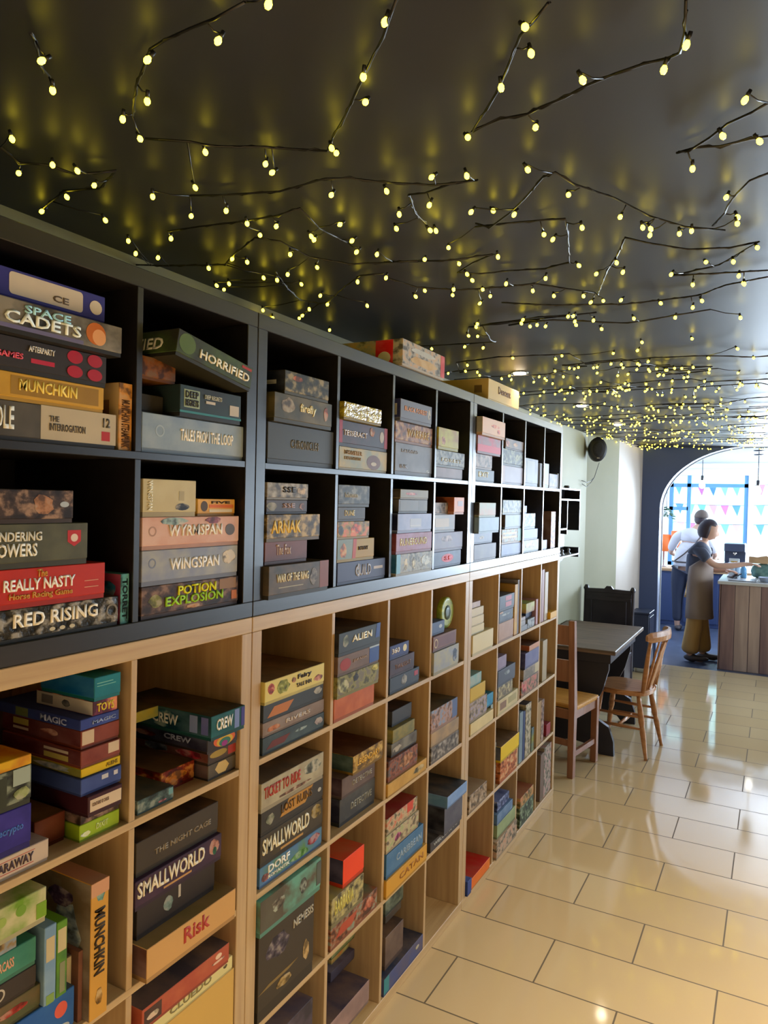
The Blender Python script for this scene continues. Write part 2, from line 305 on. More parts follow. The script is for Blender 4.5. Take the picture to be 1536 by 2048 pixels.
[23,-.4886,-.4462,.7405,1.0114,-.31,.01,'bd9149','c89c52','p','tall golden box standing upright, left compartment of second row, near wooden shelves',[(.25,.8,.84,.96,'6a9088','D'),(.3,.75,.08,.22,'8a6830','D'),(0,1,.9,1,'c09478','r')],[('MUNCHKIN','3a2c1c',.2,.8,.32,.8,'v')],'6a5a48','9a7868',0,0,[(.62,.92,.3,.85,'8c98a8','D'),(.25,.5,.5,.9,'3c4430','D'),(.1,.6,.05,.4,'5c4030','D'),(.6,.85,.75,.92,'4c3c58','D')],[]],
[33,-.3528,-.0698,.7405,.8148,-.31,.02,'c09a68','c8a470','p','light wood-coloured box at the bottom, right compartment of second row, near wooden shelves',[],[('Risk','b04438',.38,.68,.3,.85)],'5a3c34','7a6a44',0,0],
[33,-.3446,-.1016,.8148,.895,-.29,-.02,'322c28','3a3430','p','black with silver ghost box second up, right compartment of second row, near wooden shelves',[(.3,.45,.15,.7,'7a8c84','D'),(.5,.53,.4,.9,'c0b8a8','r')],[],0,0,0,0],
[33,-.369,-.102,.895,.9589,-.27,.0,'38283a','443040','m2','dark purple box third up, right compartment of second row, near wooden shelves',[(.82,.98,.15,.95,'b08070','D'),(.88,.94,.2,.6,'30604a','D'),(.3,.62,.1,.18,'b89060','r')],[('SMALLWORLD','e0d4b8',.02,.78,.28,.9)],0,0,0,0],
[33,-.3592,-.1047,.9589,1.0342,-.28,-.01,'40382e','38302a','p','dark khaki box topmost, right compartment of second row, near wooden shelves',[],[('THE NIGHT CAGE','8a7c64',.2,.9,.3,.5)],0,'1c1814',0,0],
[34,-.3537,-.0457,.3895,.5987,-.3079,.0,'c0a060','c8a868','p','golden yellow lidded box at the bottom, right compartment of third row, near wooden shelves',[],[],0,0,0,0],
[34,-.3544,-.0529,.5987,.634,-.3016,.0,'cdc390','d0c898','p','pale cream box second up, right compartment of third row, near wooden shelves',[(.88,.94,.4,.75,'5a5038','D')],[('CLUEDO','8a8054',.3,.75,.3,.85)],0,0,0,0],
[34,-.3537,-.0781,.634,.6824,-.2656,.01,'9c5240','a86048','m2','terracotta red box topmost, right compartment of third row, near wooden shelves',[(.02,.2,.05,.85,'40302c','r'),(.04,.19,.2,.6,'c8b8a0','D'),(.82,.9,.55,.85,'e0c8b0','d'),(.76,.95,.35,.5,'d8bca4','D')],[],0,'38343a',0,0],
[100,.0557,.3715,1.854,1.9646,-.3238,-.008,'42423f','4a4a46','p','plain dark grey box at the bottom, first compartment of top row, middle black shelves',[],[('CHRONICLES','6a6048',.32,.75,.35,.6)],0,0,0,0],
[100,.0579,.3307,1.9646,2.041,-.2629,.01,'45412f','6a6044','m2','black fantasy portrait box second up, first compartment of top row, middle black shelves',[(.1,.35,.2,.9,'8a7c68','D'),(.84,.93,.15,.85,'b06c50','D')],[('firefly','e8dcb0',.42,.7,.3,.75)],0,0,0,0],
[100,.1008,.3122,2.041,2.1039,-.27,.01,'4c4834','807048','m','olive illustrated box topmost, first compartment of top row, middle black shelves',[(.15,.4,.55,.85,'b0663a','D')],[],'10141c',0,0,0,[(.4,.9,.35,.55,'c0c0b8','r')],[]],
[110,.4043,.7064,1.854,1.9275,-.3101,-.008,'b5a57c','8a9488','m2','cream monster-art box at the bottom, second compartment of top row, middle black shelves',[(.55,.85,.0,.75,'5a3c34','d'),(.1,.5,.6,.85,'8a6c34','D'),(.64,.76,.2,.4,'b8b0a0','d')],[('MONSTER','8a6c34',.1,.45,.65,.85),('EXPEDITION','8a6c34',.1,.42,.4,.55)],0,0,0,0],
[110,.401,.7057,1.9275,2.0066,-.3127,-.008,'3c3840','4c3c44','m2','dark with red edge box second up, second compartment of top row, middle black shelves',[(.93,1,0,1,'8c2834','r'),(.83,.92,.25,.8,'b0a8a0','d'),(.0,.06,0,1,'8c2834','r'),(.6,.72,.45,.95,'a06830','D')],[('TESSERACT','d0ccd0',.08,.55,.35,.6)],0,0,0,0],
[110,.3977,.6303,2.0066,2.0604,-.24,.01,'8a7a34','c8b850','m3','gold foil box topmost, second compartment of top row, middle black shelves',[],[],0,0,0,1],
[120,.7665,1.0675,1.854,1.9686,-.309,-.008,'6c6e76','7c7e84','m2','grey-blue square box at the bottom, third compartment of top row, middle black shelves',[(.84,.94,.02,.14,'e0e4e8','D')],[('RAILROAD','9a9aa0',.15,.6,.68,.8),('INK','9a9aa0',.12,.32,.12,.25)],0,0,0,0],
[120,.7628,1.066,1.9686,2.0417,-.3111,-.008,'8a6040','a08050','m','rust-brown fantasy box second up, third compartment of top row, middle black shelves',[],[('WARFARE','b89c60',.3,.9,.25,.7)],0,0,0,0],
[120,.7635,1.0172,2.0417,2.1172,-.27,.01,'70727e','686a74','p','steel blue box topmost, third compartment of top row, middle black shelves',[(.86,.97,.2,.85,'b0a898','D')],[('BLACK FOREST','d0946c',.12,.84,.42,.68)],'14184a',0,0,0,[(.6,.95,.15,.75,'a8a8a0','r')],[]],
[130,1.0956,1.3725,1.854,1.9009,-.2849,-.008,'7a7074','887c80','m2','dusty mauve box at the bottom, fourth compartment of top row, middle black shelves',[],[],0,0,0,0],
[130,1.0955,1.3939,1.9009,1.9682,-.3064,-.008,'70767a','8a9090','m','mottled grey-green box second up, fourth compartment of top row, middle black shelves',[],[('FOREST','c0c0b4',.2,.9,.25,.5)],0,0,0,0],
[130,1.0955,1.2935,1.9682,2.0527,-.195,.005,'a8a444','8a6838','m2','yellow-green box topmost, fourth compartment of top row, middle black shelves',[(.12,.35,.05,.6,'8a5020','D')],[],0,0,0,0],
[101,.0425,.3226,1.5035,1.591,-.2651,.015,'47443f','6a5c4c','m2','charcoal with pink end box at the bottom, first compartment of lower row, middle black shelves',[(.84,1,0,1,'7c4c44','r'),(.15,.55,.2,.23,'b0a890','r'),(.66,.8,.1,.8,'6c645c','D')],[('WAR OF THE RING','d8d0b4',.12,.64,.4,.7)],0,0,0,0],
[101,.0535,.2449,1.591,1.6515,-.208,-.008,'6c4840','74504a','m2','dusty rose box second up, first compartment of lower row, middle black shelves',[],[('The Fox','c0a898',.25,.6,.3,.85)],0,0,0,0],
[101,.0425,.2879,1.6515,1.7237,-.2404,.005,'6c5c3c','a88c50','m','gold jungle-themed box third up, first compartment of lower row, middle black shelves',[],[('ARNAK','e0b850',.08,.62,.2,.75)],0,0,0,0],
[101,.0561,.2408,1.7237,1.7619,-.208,-.008,'4c4444','5c5450','m2','charcoal figure-art box fourth up, first compartment of lower row, middle black shelves',[(0,.25,.05,.9,'8a846c','D'),(.78,.95,.15,.8,'a07868','D')],[('SSE','b09490',.38,.68,.35,.75)],0,0,0,0],
[101,.0578,.2451,1.7619,1.8076,-.208,-.008,'8c8474','a09888','m','pale grey figure-art box topmost, first compartment of lower row, middle black shelves',[(.7,.95,.2,.8,'c8b090','D')],[('SSE','302c2c',.36,.68,.35,.75)],0,0,0,0],
[111,.4087,.7108,1.5035,1.5737,-.3101,-.008,'4a506c','525874','p','navy slate box at the bottom, second compartment of lower row, middle black shelves',[(.74,.94,.45,.6,'c0b8b4','r'),(.36,.46,.1,.9,'b0b4c0','D')],[('GUILD','b0b4c4',.35,.68,.2,.8)],0,0,0,0],
[111,.4058,.6319,1.5737,1.6439,-.2341,-.008,'a08c38','b0743c','p','yellow and orange box second up, second compartment of lower row, middle black shelves',[(0,.45,0,1,'7c8c8c','r'),(.05,.25,0,.85,'c08048','D'),(.38,.5,0,1,'a04028','P')],[('BOTANY','403418',.55,.82,.4,.6)],0,0,0,0],
[111,.4036,.5975,1.6439,1.699,-.208,-.008,'98803c','c06030','m','orange and olive box third up, second compartment of lower row, middle black shelves',[(.4,.75,.1,.9,'c86028','D'),(0,.2,.1,.8,'46443c','D')],[],0,0,0,0],
[111,.4043,.5683,1.699,1.7431,-.208,-.008,'403a34','4c443c','m2','small dark brown box fourth up, second compartment of lower row, middle black shelves',[],[('DUNE','d0c49c',.24,.6,.3,.75)],0,0,0,0],
[111,.4048,.5943,1.7431,1.8116,-.208,-.008,'50504c','6c6c64','m','dark grey sculpted box topmost, second compartment of lower row, middle black shelves',[],[('Inhuman','b0aca0',.2,.6,.35,.6)],0,0,0,0],
[121,.7581,1.0508,1.5035,1.5804,-.2827,.01,'a8a8a0','707880','m','silver with blue end box at the bottom, third compartment of lower row, middle black shelves',[(.2,.3,.1,.8,'d8c8a0','D'),(.42,.52,.1,.8,'d8d0b0','D'),(.66,.95,.15,.85,'c8d0d0','D'),(0,.1,0,1,'7cb0cc','r')],[],'2c6088',0,0,0],
[121,.7544,1.044,1.5804,1.6528,-.2796,.01,'8c6070','a080a0','m2','mauve-red box second up, third compartment of lower row, middle black shelves',[],[('RUNEBOUND','d8d4b4',.1,.85,.3,.72)],'5a1c24',0,0,0],
[121,.7619,1.0374,1.6528,1.721,-.2656,.01,'94a0c4','a8b0d0','m2','periwinkle box third up, third compartment of lower row, middle black shelves',[(.35,.68,.15,.7,'b0b8cc','r'),(.35,.66,.26,.3,'d0d4dc','r')],[],'181c34',0,0,0],
[121,.7852,1.0196,1.721,1.7713,-.2343,.0,'5c5a58','6c6860','m2','dark taupe box fourth up, third compartment of lower row, middle black shelves',[(.05,.65,.1,.9,'6c6c6c','r')],[],0,0,0,0],
[121,.7773,1.0039,1.7713,1.8067,-.2166,.01,'7c7460','8a8468','p','small khaki with red mark box topmost, third compartment of lower row, middle black shelves',[(.15,.6,.3,.7,'a8584c','D')],[],'302820',0,0,0],
[131,1.0955,1.3782,1.5035,1.5684,-.2907,-.008,'5c6c88','6c7c9c','m2','slate blue red-signed box at the bottom, fourth compartment of lower row, middle black shelves',[(.3,.72,.2,.8,'c04c60','d')],[('SE','e06a7a',.38,.66,.35,.65)],0,0,0,0],
[131,1.0955,1.3925,1.5684,1.644,-.305,-.008,'80809a','8c8c9c','m2','lilac-grey box second up, fourth compartment of lower row, middle black shelves',[(.25,.68,.35,.85,'948894','D')],[],0,0,0,0],
[131,1.0955,1.3108,1.644,1.7149,-.2253,-.01,'98a0ae','a8a8a8','m2','silver-blue labelled box third up, fourth compartment of lower row, middle black shelves',[(.1,.72,.2,.75,'b8b0a8','r')],[],0,0,0,0],
[131,1.0973,1.2356,1.7149,1.7622,-.21,-.01,'8c8888','9c8c88','m','small grey box topmost, fourth compartment of lower row, middle black shelves',[],[],0,0,0,0],
[131,1.24,1.345,1.715,1.785,-.105,.015,'d09a80','d8a890','p','small peach box on its own, fourth compartment of lower row, middle black shelves',[(.35,.85,.4,.75,'a8a0b0','r')],[],'8a4c30',0,0,0],
[102,.0607,.3518,1.0915,1.1384,-.2991,-.008,'3a4448','4c5a5c','m2','dark teal red-badged box at the bottom, first compartment of top row, middle wooden shelves',[(.05,.42,.15,.6,'5c2420','P'),(.82,.98,.2,.8,'a89c98','D'),(.48,.72,.4,.65,'90a0a0','D')],[],0,0,0,0],
[102,.0595,.3503,1.1384,1.178,-.2988,-.008,'7c6c60','8c8078','m2','grey-brown box second up, first compartment of top row, middle wooden shelves',[(.05,.28,.1,.6,'b07048','D')],[('RIVERS','c0b4a8',.35,.75,.3,.65)],0,0,0,0],
[102,.0609,.3442,1.178,1.2305,-.2913,-.008,'3c4044','44484c','p','charcoal with orange sign box third up, first compartment of top row, middle wooden shelves',[(.06,.48,.05,.6,'b0703c','P'),(.82,.98,.3,.8,'a8a8a0','D')],[],0,0,0,0],
[102,.0425,.3199,1.2305,1.2919,-.2674,.01,'cfc27c','d8cc90','p','cream garden-themed box topmost, first compartment of top row, middle wooden shelves',[(.04,.16,.3,.9,'a85040','D'),(.18,.4,.1,.9,'8a8c38','D'),(.42,.5,.5,.8,'b08058','D'),(.8,.98,.1,.5,'b07868','D')],[('Fairy','403830',.52,.76,.55,.85),('TALE INN','5a5040',.5,.76,.2,.4)],0,'5c4c38',0,0],
[112,.3935,.64,1.0915,1.1645,-.27,.0,'a45c34','b46c40','m2','terracotta illustrated box at the bottom, second compartment of top row, middle wooden shelves',[],[],0,0,0,0],
[112,.3935,.6514,1.1645,1.232,-.26,.01,'8c8858','58503c','m','busy animal-art box second up, second compartment of top row, middle wooden shelves',[(0,.28,.1,.8,'a8a880','D'),(.35,.5,.4,.9,'3c3838','D'),(.8,1,.6,1,'c0b858','D')],[],0,0,0,0],
[112,.3935,.6485,1.232,1.2931,-.26,.01,'6a584c','786458','m2','brown with blue corner box third up, second compartment of top row, middle wooden shelves',[(.05,.3,.1,.8,'8a2c1c','d'),(.75,1,0,1,'34508c','r'),(.75,1,.9,1,'b0c0d0','r')],[('JURASSIC','a89080',.35,.7,.4,.6)],0,0,0,0],
[112,.3935,.6518,1.2931,1.3637,-.258,.012,'34383a','3c4042','p','black space-horror box topmost, second compartment of top row, middle wooden shelves',[(.08,.24,.2,.9,'70745c','D'),(.87,1,.25,1,'3c5490','P')],[('ALIEN','e8e4d0',.3,.78,.4,.75)],'18181c','1a1c1e',0,0],
[122,.7663,.9989,1.0915,1.1489,-.278,-.008,'3c4450','48505c','p','slate with silver figure box at the bottom, third compartment of top row, middle wooden shelves',[(.35,.6,.1,.9,'8c8c88','D'),(.82,.95,.45,.8,'a04858','r')],[],0,0,0,0],
[122,.7632,.9548,1.1489,1.2119,-.278,-.008,'33242c','443038','m2','dark maroon box second up, third compartment of top row, middle wooden shelves',[],[('TWILIGHT','80604c',.2,.85,.3,.6)],0,0,0,0],
[122,.7607,.9077,1.2119,1.2616,-.278,-.008,'343c68','3c4474','p','indigo small box topmost, third compartment of top row, middle wooden shelves',[(.68,.88,.2,.8,'e0d8b0','d')],[('360','d8d4d0',.1,.5,.3,.75)],0,'20222c',0,0],
[132,1.0955,1.3428,1.0915,1.1826,-.262,.008,'a8a48c','8c94a0','m2','pale sage and blue box at the bottom, fourth compartment of top row, middle wooden shelves',[(.72,.95,.1,.9,'5c6880','D')],[],0,0,0,0],
[132,1.0955,1.3237,1.1826,1.2425,-.267,.003,'6c4c44','806a5c','f2','maroon in cream frame box second up, fourth compartment of top row, middle wooden shelves',[(.12,.94,.12,.85,'5a3434','r'),(.04,.2,.1,.8,'c0b090','o')],[],0,0,0,0],
[132,1.1087,1.2308,1.2425,1.2931,-.16,-.01,'485878','505f80','p','small slate-blue box topmost, fourth compartment of top row, middle wooden shelves',[(.55,.8,.35,.7,'b8c0c8','d')],[],0,0,0,0],
[103,.0593,.3532,.7405,.796,-.3019,-.008,'5878a0','5c8048','m2','blue sky and meadow box at the bottom, first compartment of second row, middle wooden shelves',[(.45,.8,0,.5,'50803a','D'),(.72,.98,.3,.9,'8c4048','D'),(.02,.14,.1,.6,'a07070','D')],[('DORF','e8e8dc',.12,.45,.45,.9),('ROMANTIK','e0e0cc',.12,.45,.15,.35)],0,0,0,0],
[103,.0597,.3556,.796,.8786,-.3039,-.008,'3a342c','48402e','m2','black goblin-art box second up, first compartment of second row, middle wooden shelves',[(.78,.98,.3,.95,'8c7840','D'),(.3,.66,.05,.14,'b08c58','r')],[('SMALLWORLD','e0d8b8',.03,.76,.25,.85)],0,0,0,0],
[103,.0606,.3553,.8786,.9491,-.3027,-.008,'38342e','403a32','p','charcoal with gold script box third up, first compartment of second row, middle wooden shelves',[(.28,.82,.2,.85,'b08440','P'),(.06,.2,.15,.7,'787c68','D'),(.9,.96,.3,.5,'b0b0a8','d')],[('LOST RUINS','604418',.3,.8,.35,.75)],0,0,0,0],
[103,.0425,.334,.9491,1.0272,-.2865,.005,'b0a890','98907c','m2','white train-themed box topmost, first compartment of second row, middle wooden shelves',[(.62,.98,.3,.9,'74786c','D'),(.2,.8,.05,.2,'7c5c48','D')],[('TICKET TO RIDE','a83c2c',.04,.6,.35,.8)],0,'5a5248',0,0],
[113,.4716,.6966,.7405,.8276,-.26,-.02,'3c3c3c','50504c','m2','dark grey block box at the bottom, second compartment of second row, middle wooden shelves',[],[('DETECTIVE','8a8878',.3,.9,.3,.6)],'202030',0,0,0],
[113,.4741,.6846,.8276,.8937,-.265,-.015,'5a4c48','6c5c54','m2','taupe block box second up, second compartment of second row, middle wooden shelves',[],[('DETECTIVE','98907c',.3,.9,.3,.6)],'34242c',0,0,0],
[113,.5145,.71,.8937,.9547,-.3,.0,'8a6c2c','b08c38','m','brown and gold lidded box topmost, second compartment of second row, middle wooden shelves',[],[('LEGENDARY','d8a840',.12,.9,.3,.7)],'30403c','4a3020',0,0],
[123,.7445,1.0574,.7405,.79,-.3079,.005,'b08c4c','c09c58','m2','golden mosaic box at the bottom, third compartment of second row, middle wooden shelves',[(.6,.95,.2,.8,'8c7c50','D')],[],0,0,0,0],
[123,.7544,.9852,.79,.8639,-.27,-.0,'8c5840','3c3430','m','dark with orange mask box second up, third compartment of second row, middle wooden shelves',[(.35,.9,.1,.9,'a07048','D')],[],0,0,0,0],
[123,.793,.9968,.8639,.9106,-.29,-.01,'4c4640','807c70','m2','black and white box third up, third compartment of second row, middle wooden shelves',[(.02,.4,.1,.7,'a8a090','D')],[],0,0,0,0],
[123,.8019,.9751,.9106,.9583,-.27,-.01,'90844c','5c6048','m2','olive yellow box fourth up, third compartment of second row, middle wooden shelves',[],[],0,0,0,0],
[123,.8313,.9874,.9583,1.0147,-.25,-.03,'3c3c3e','444446','p','small black box topmost, third compartment of second row, middle wooden shelves',[],[],0,'201c22',0,0],
[133,1.1082,1.3863,.7405,.8051,-.2781,.0,'6c645c','8c8478','m','grey stone-art box at the bottom, fourth compartment of second row, middle wooden shelves',[],[],0,0,0,0],
[133,1.1048,1.3825,.8051,.8644,-.2777,.0,'8c7c68','a89070','m2','tan landscape box second up, fourth compartment of second row, middle wooden shelves',[],[],0,0,0,0],
[133,1.1025,1.3606,.8644,.9524,-.27,.0,'a88878','6c7c94','m','pink and blue box topmost, fourth compartment of second row, middle wooden shelves',[(.8,1,0,1,'50648c','r')],[],0,'3a3c30',0,0],
[104,.0515,.3082,.3895,.6247,-.3,-.0,'40382e','463e34','p','very dark brown deep box at the bottom, first compartment of third row, middle wooden shelves',[(.1,.55,.5,.85,'504850','D'),(.0,.7,.22,.26,'7c6840','P'),(.78,.92,.1,.42,'b89c6c','D'),(.3,.6,.05,.2,'a08858','D')],[('NEMESIS','b0a894',.6,.98,.72,.84)],0,0,0,0],
[104,.0425,.3247,.6247,.7205,-.2722,.01,'6c9c8c','5c5448','m2','mint green box topmost, first compartment of third row, middle wooden shelves',[(0,.35,0,1,'50483e','r'),(.15,.4,.3,.8,'6c6458','D'),(.62,.75,.2,.8,'4c4c48','D'),(.92,1,.1,.9,'4c504c','r')],[],0,0,0,0],
[114,.4035,.6937,.3895,.4585,-.2901,.0,'8c5c44','6c7460','m','red and slate painted box at the bottom, second compartment of third row, middle wooden shelves',[(.1,.55,.3,.8,'a04c38','P'),(.65,.95,.2,.9,'b06c54','D')],[],0,0,0,0],
[114,.4041,.5986,.4585,.5499,-.27,.0,'8c8464','a09458','m','khaki with yellow script box second up, second compartment of third row, middle wooden shelves',[],[('BARBARIA','c8bc60',.1,.68,.3,.85)],0,0,0,0],
[114,.4763,.6068,.5499,.6399,-.225,-.005,'d8502c','c84424','p','bright orange-red box topmost, second compartment of third row, middle wooden shelves',[],[],'201c30','b04828',0,0],
[124,.7445,1.0735,.3895,.4543,-.321,.008,'c09440','c89c48','p','amber yellow box at the bottom, third compartment of third row, middle wooden shelves',[],[('CATAN','a06828',.3,.9,.3,.7)],0,0,0,0],
[124,.7504,1.0463,.4543,.541,-.2929,.003,'4c7090','5c7c98','m2','ocean blue box second up, third compartment of third row, middle wooden shelves',[],[('CARIBBEAN','90a4b4',.25,.95,.3,.65)],0,0,0,0],
[124,.7528,1.0097,.541,.6043,-.27,.0,'b8a88c','8c9460','m','white berry-art box third up, third compartment of third row, middle wooden shelves',[(.2,.45,.2,.7,'9c5070','D')],[],0,0,0,0],
[124,.7589,.9999,.6043,.6612,-.273,-.003,'b8aa8c','b06044','m','cream and red box topmost, third compartment of third row, middle wooden shelves',[(.65,.85,.3,1,'b84434','r')],[],0,'7c2820',0,0],
[134,1.1229,1.4245,.3895,.4293,-.3016,.0,'403c3a','4a4644','p','black low box at the bottom, fourth compartment of third row, middle wooden shelves',[],[('WELCOME TO','a8a8a0',.1,.9,.3,.7)],0,0,0,0],
[134,1.2084,1.3963,.4293,.5378,-.31,.02,'5c5c64','4c4c58','m2','dark grey lidded box second up, fourth compartment of third row, middle wooden shelves',[],[],'14141c','1c2024',0,0],
[134,1.2122,1.4186,.5378,.5868,-.25,.03,'7c98c0','8ca4c4','m2','sky blue thin box topmost, fourth compartment of third row, middle wooden shelves',[],[],'60809c','283038',0,0],
[105,.0615,.3124,.0385,.31,-.27,.0,'3a3438','5a5058','m2','dark grey box on its own, first compartment of lowest row, middle wooden shelves',[],[],0,'4c4650',0,0],
[115,.41,.66,.0385,.088,-.3,-.04,'48545c','b0a468','m','grey-blue patterned box at the bottom, second compartment of lowest row, middle wooden shelves',[],[],0,0,0,0],
[115,.4064,.6529,.088,.166,-.36,-.0,'84706a','988078','m2','mauve-brown box second up, second compartment of lowest row, middle wooden shelves',[],[],0,'3a3440',0,0],
[115,.57,.7225,.166,.2,-.35,-.1,'4c4858','40404c','p','dark slate box third up, second compartment of lowest row, middle wooden shelves',[],[],0,0,0,0],
[115,.605,.7225,.2,.24,-.34,-.12,'a8a474','b06c38','m2','cream with orange stripe box fourth up, second compartment of lowest row, middle wooden shelves',[(0,1,.4,.6,'a8642c','r')],[],0,0,0,0],
[115,.5718,.7225,.24,.285,-.35,-.1,'6c7858','8c9470','m2','sage green box topmost, second compartment of lowest row, middle wooden shelves',[],[],0,'3a3c2c',0,0],
[125,.7591,1.0735,.0385,.1014,-.3144,.0,'4c5478','5c5868','m2','navy and slate box at the bottom, third compartment of lowest row, middle wooden shelves',[(0,.12,0,1,'3c7c80','r'),(.78,.9,.4,.7,'b0a888','D')],[],0,'242c40',0,0],
[125,.8009,.9409,.1014,.2202,-.22,-.02,'5c4c44','6c5c50','m2','brown-grey small box second up, third compartment of lowest row, middle wooden shelves',[],[],0,'40342c',0,0],
[125,.8737,.9994,.2202,.2467,-.24,-.06,'4c443c','5c5448','m2','dark umber box third up, third compartment of lowest row, middle wooden shelves',[],[],0,0,0,0],
[125,.871,1.0153,.2467,.3032,-.26,-.06,'444c44','8c9480','m2','charcoal-green box topmost, third compartment of lowest row, middle wooden shelves',[],[],0,0,0,0],
[200,1.523,1.7586,1.854,1.913,-.2435,-.008,'6c7886','747f8c','p','slate-grey box at the bottom, first compartment of top row, far black shelves',[],[('EXIT','e8e0c0',.15,.7,.35,.8)],0,0,0,0],  # far black unit: bluish haze is mixed into these print colours
[200,1.5126,1.7274,1.913,1.9803,-.2228,-.008,'948c8c','a09490','m','pale taupe box second up, first compartment of top row, far black shelves',[],[],0,0,0,0],
[200,1.5075,1.8023,1.9803,2.0586,-.2898,.005,'8a6c74','a85060','m2','mauve with red base box third up, first compartment of top row, far black shelves',[(0,1,0,.45,'b83850','r')],[],0,0,0,0],
[200,1.5075,1.8031,2.0586,2.1386,-.2706,.025,'d8b8a0','dcc0a8','p','cream tilted box topmost, first compartment of top row, far black shelves',[(.35,.75,.4,.7,'c87858','D'),(.62,.78,.08,.45,'c85838','D')],[],'8c8c88',0,0,0],
[210,1.8585,2.1875,1.854,1.9467,-.337,-.008,'a0a0b4','a8a8b8','m2','lilac-white box at the bottom, second compartment of top row, far black shelves',[(0,.15,0,1,'b0a0a8','r')],[],0,0,0,0],
[210,1.8585,2.1875,1.9467,2.0282,-.337,-.008,'44484c','7c8470','m','black splattered box second up, second compartment of top row, far black shelves',[(.6,.9,.2,.8,'8c9070','D')],[],0,0,0,0],
[210,1.9108,2.1875,2.0282,2.0801,-.2847,-.008,'5c5458','7c6c60','m2','dim plum box topmost, second compartment of top row, far black shelves',[(.4,.65,.2,.7,'b08048','D'),(0,.2,0,.9,'b0705c','D')],[],0,0,0,0],
[220,2.2095,2.4537,1.854,2.0045,-.288,-.008,'8890a0','98a0a8','m2','silver-grey tall box on its own, third compartment of top row, far black shelves',[(.2,.75,.1,.9,'9ca4a8','r')],[],0,0,0,0],
[220,2.496,2.5385,1.854,1.9899,-.268,-.008,'9098a8','98a0b0','p','slim grey box standing upright, third compartment of top row, far black shelves',[],[],0,0,0,0],
[230,2.5798,2.6713,1.854,1.9945,-.268,-.008,'a8b0c0','b0b8c4','m2','slim white box on its own, fourth compartment of top row, far black shelves',[],[],0,0,0,0],
[230,2.6826,2.8621,1.854,1.9411,-.208,-.008,'8c7c74','50588c','m2','small brown box on its own, fourth compartment of top row, far black shelves',[],[],0,0,0,0],
[230,2.8631,2.8895,1.854,1.9487,-.268,-.008,'a8b4c4','b0bccc','p','very slim pale blue box standing upright, fourth compartment of top row, far black shelves',[],[],0,0,0,0],
[201,1.5075,1.7879,1.5035,1.5805,-.2804,.0,'7c8094','888c9c','m2','blue-grey box at the bottom, first compartment of lower row, far black shelves',[],[],0,0,0,0],
[201,1.5075,1.7534,1.5805,1.6294,-.2539,-.008,'8490ac','8c98b0','m2','powder blue box second up, first compartment of lower row, far black shelves',[(.3,.6,.3,.7,'b0a8a0','D')],[],0,0,0,0],
[201,1.5075,1.7629,1.6294,1.7005,-.2354,.02,'90a8c4','98b0c8','m2','light sky-blue wide box third up, first compartment of lower row, far black shelves',[],[],'708cac',0,0,0],
[201,1.5075,1.7155,1.7005,1.7654,-.188,.02,'a0aca0','b09c8c','m2','pale mint box topmost, first compartment of lower row, far black shelves',[],[],'2c2c30',0,0,0],
[211,1.8872,2.1875,1.5035,1.5645,-.3083,-.008,'8c9cc4','98a8cc','m2','cornflower blue box at the bottom, second compartment of lower row, far black shelves',[],[],0,0,0,0],
[211,1.8886,2.1832,1.5645,1.6374,-.3026,-.008,'b09c8c','7ca0a8','m','peach and teal striped box second up, second compartment of lower row, far black shelves',[(.05,.75,.3,.45,'d0c4a0','r'),(.05,.75,.6,.75,'d0c4a0','r'),(.82,1,0,1,'74a8b0','r')],[],0,0,0,0],
[211,1.9329,2.1772,1.6374,1.7085,-.2523,-.008,'98a8bc','a0b0c4','m2','pale steel-blue box third up, second compartment of lower row, far black shelves',[],[],'3c3028',0,0,0],
[211,1.8916,2.1792,1.7085,1.7807,-.2956,-.008,'8c98a4','a8a890','m','speckled blue-grey box topmost, second compartment of lower row, far black shelves',[],[],'28486c',0,0,0],
[221,2.2134,2.503,1.5035,1.5706,-.2976,-.008,'a8b4c0','c0c4b8','m2','off-white box at the bottom, third compartment of lower row, far black shelves',[(.1,.8,.2,.8,'c4c4b8','D')],[],0,0,0,0],
[221,2.2095,2.4789,1.5706,1.6292,-.2774,-.008,'94a4d0','9cacd4','p','soft blue box second up, third compartment of lower row, far black shelves',[],[],0,0,0,0],
[221,2.2095,2.429,1.6292,1.713,-.2275,-.008,'94a4bc','b0a8a8','m','grey-blue box third up, third compartment of lower row, far black shelves',[],[],0,0,0,0],
[221,2.2142,2.2727,1.713,1.7536,-.108,-.008,'8c94b4','949cbc','p','tiny lavender box topmost, third compartment of lower row, far black shelves',[],[],0,0,0,0],
[231,2.5605,2.669,1.5035,1.56,-.108,-.008,'a8b0c8','b0b8cc','p','small pale blue box on its own, fourth compartment of lower row, far black shelves',[],[],0,0,0,0],
[231,2.7454,2.8409,1.5035,1.7212,-.228,-.008,'98503c','b89058','m','upright red and tan box standing upright, fourth compartment of lower row, far black shelves',[],[],'5a4640',0,0,0],
[202,1.5075,1.7661,1.0915,1.1835,-.265,.005,'cfc39c','d4c8a4','p','wide cream box at the bottom, first compartment of top row, far wooden shelves',[],[],0,0,0,0],
[202,1.5075,1.6691,1.1835,1.2205,-.275,-.005,'ccc09c','d0c4a0','p','cream box second up, first compartment of top row, far wooden shelves',[],[],0,0,0,0],
[202,1.5075,1.6629,1.2205,1.2611,-.275,-.005,'c8bc9c','ccc0a0','p','ivory box third up, first compartment of top row, far wooden shelves',[],[],0,0,0,0],
[202,1.5075,1.6579,1.2611,1.2994,-.275,-.005,'c8bca0','ccc0a4','p','chalky box fourth up, first compartment of top row, far wooden shelves',[],[],0,0,0,0],
[202,1.5132,1.6271,1.2994,1.3258,-.21,-.01,'b8a8a0','a09090','m2','small grey-white box topmost, first compartment of top row, far wooden shelves',[],[],0,0,0,0],
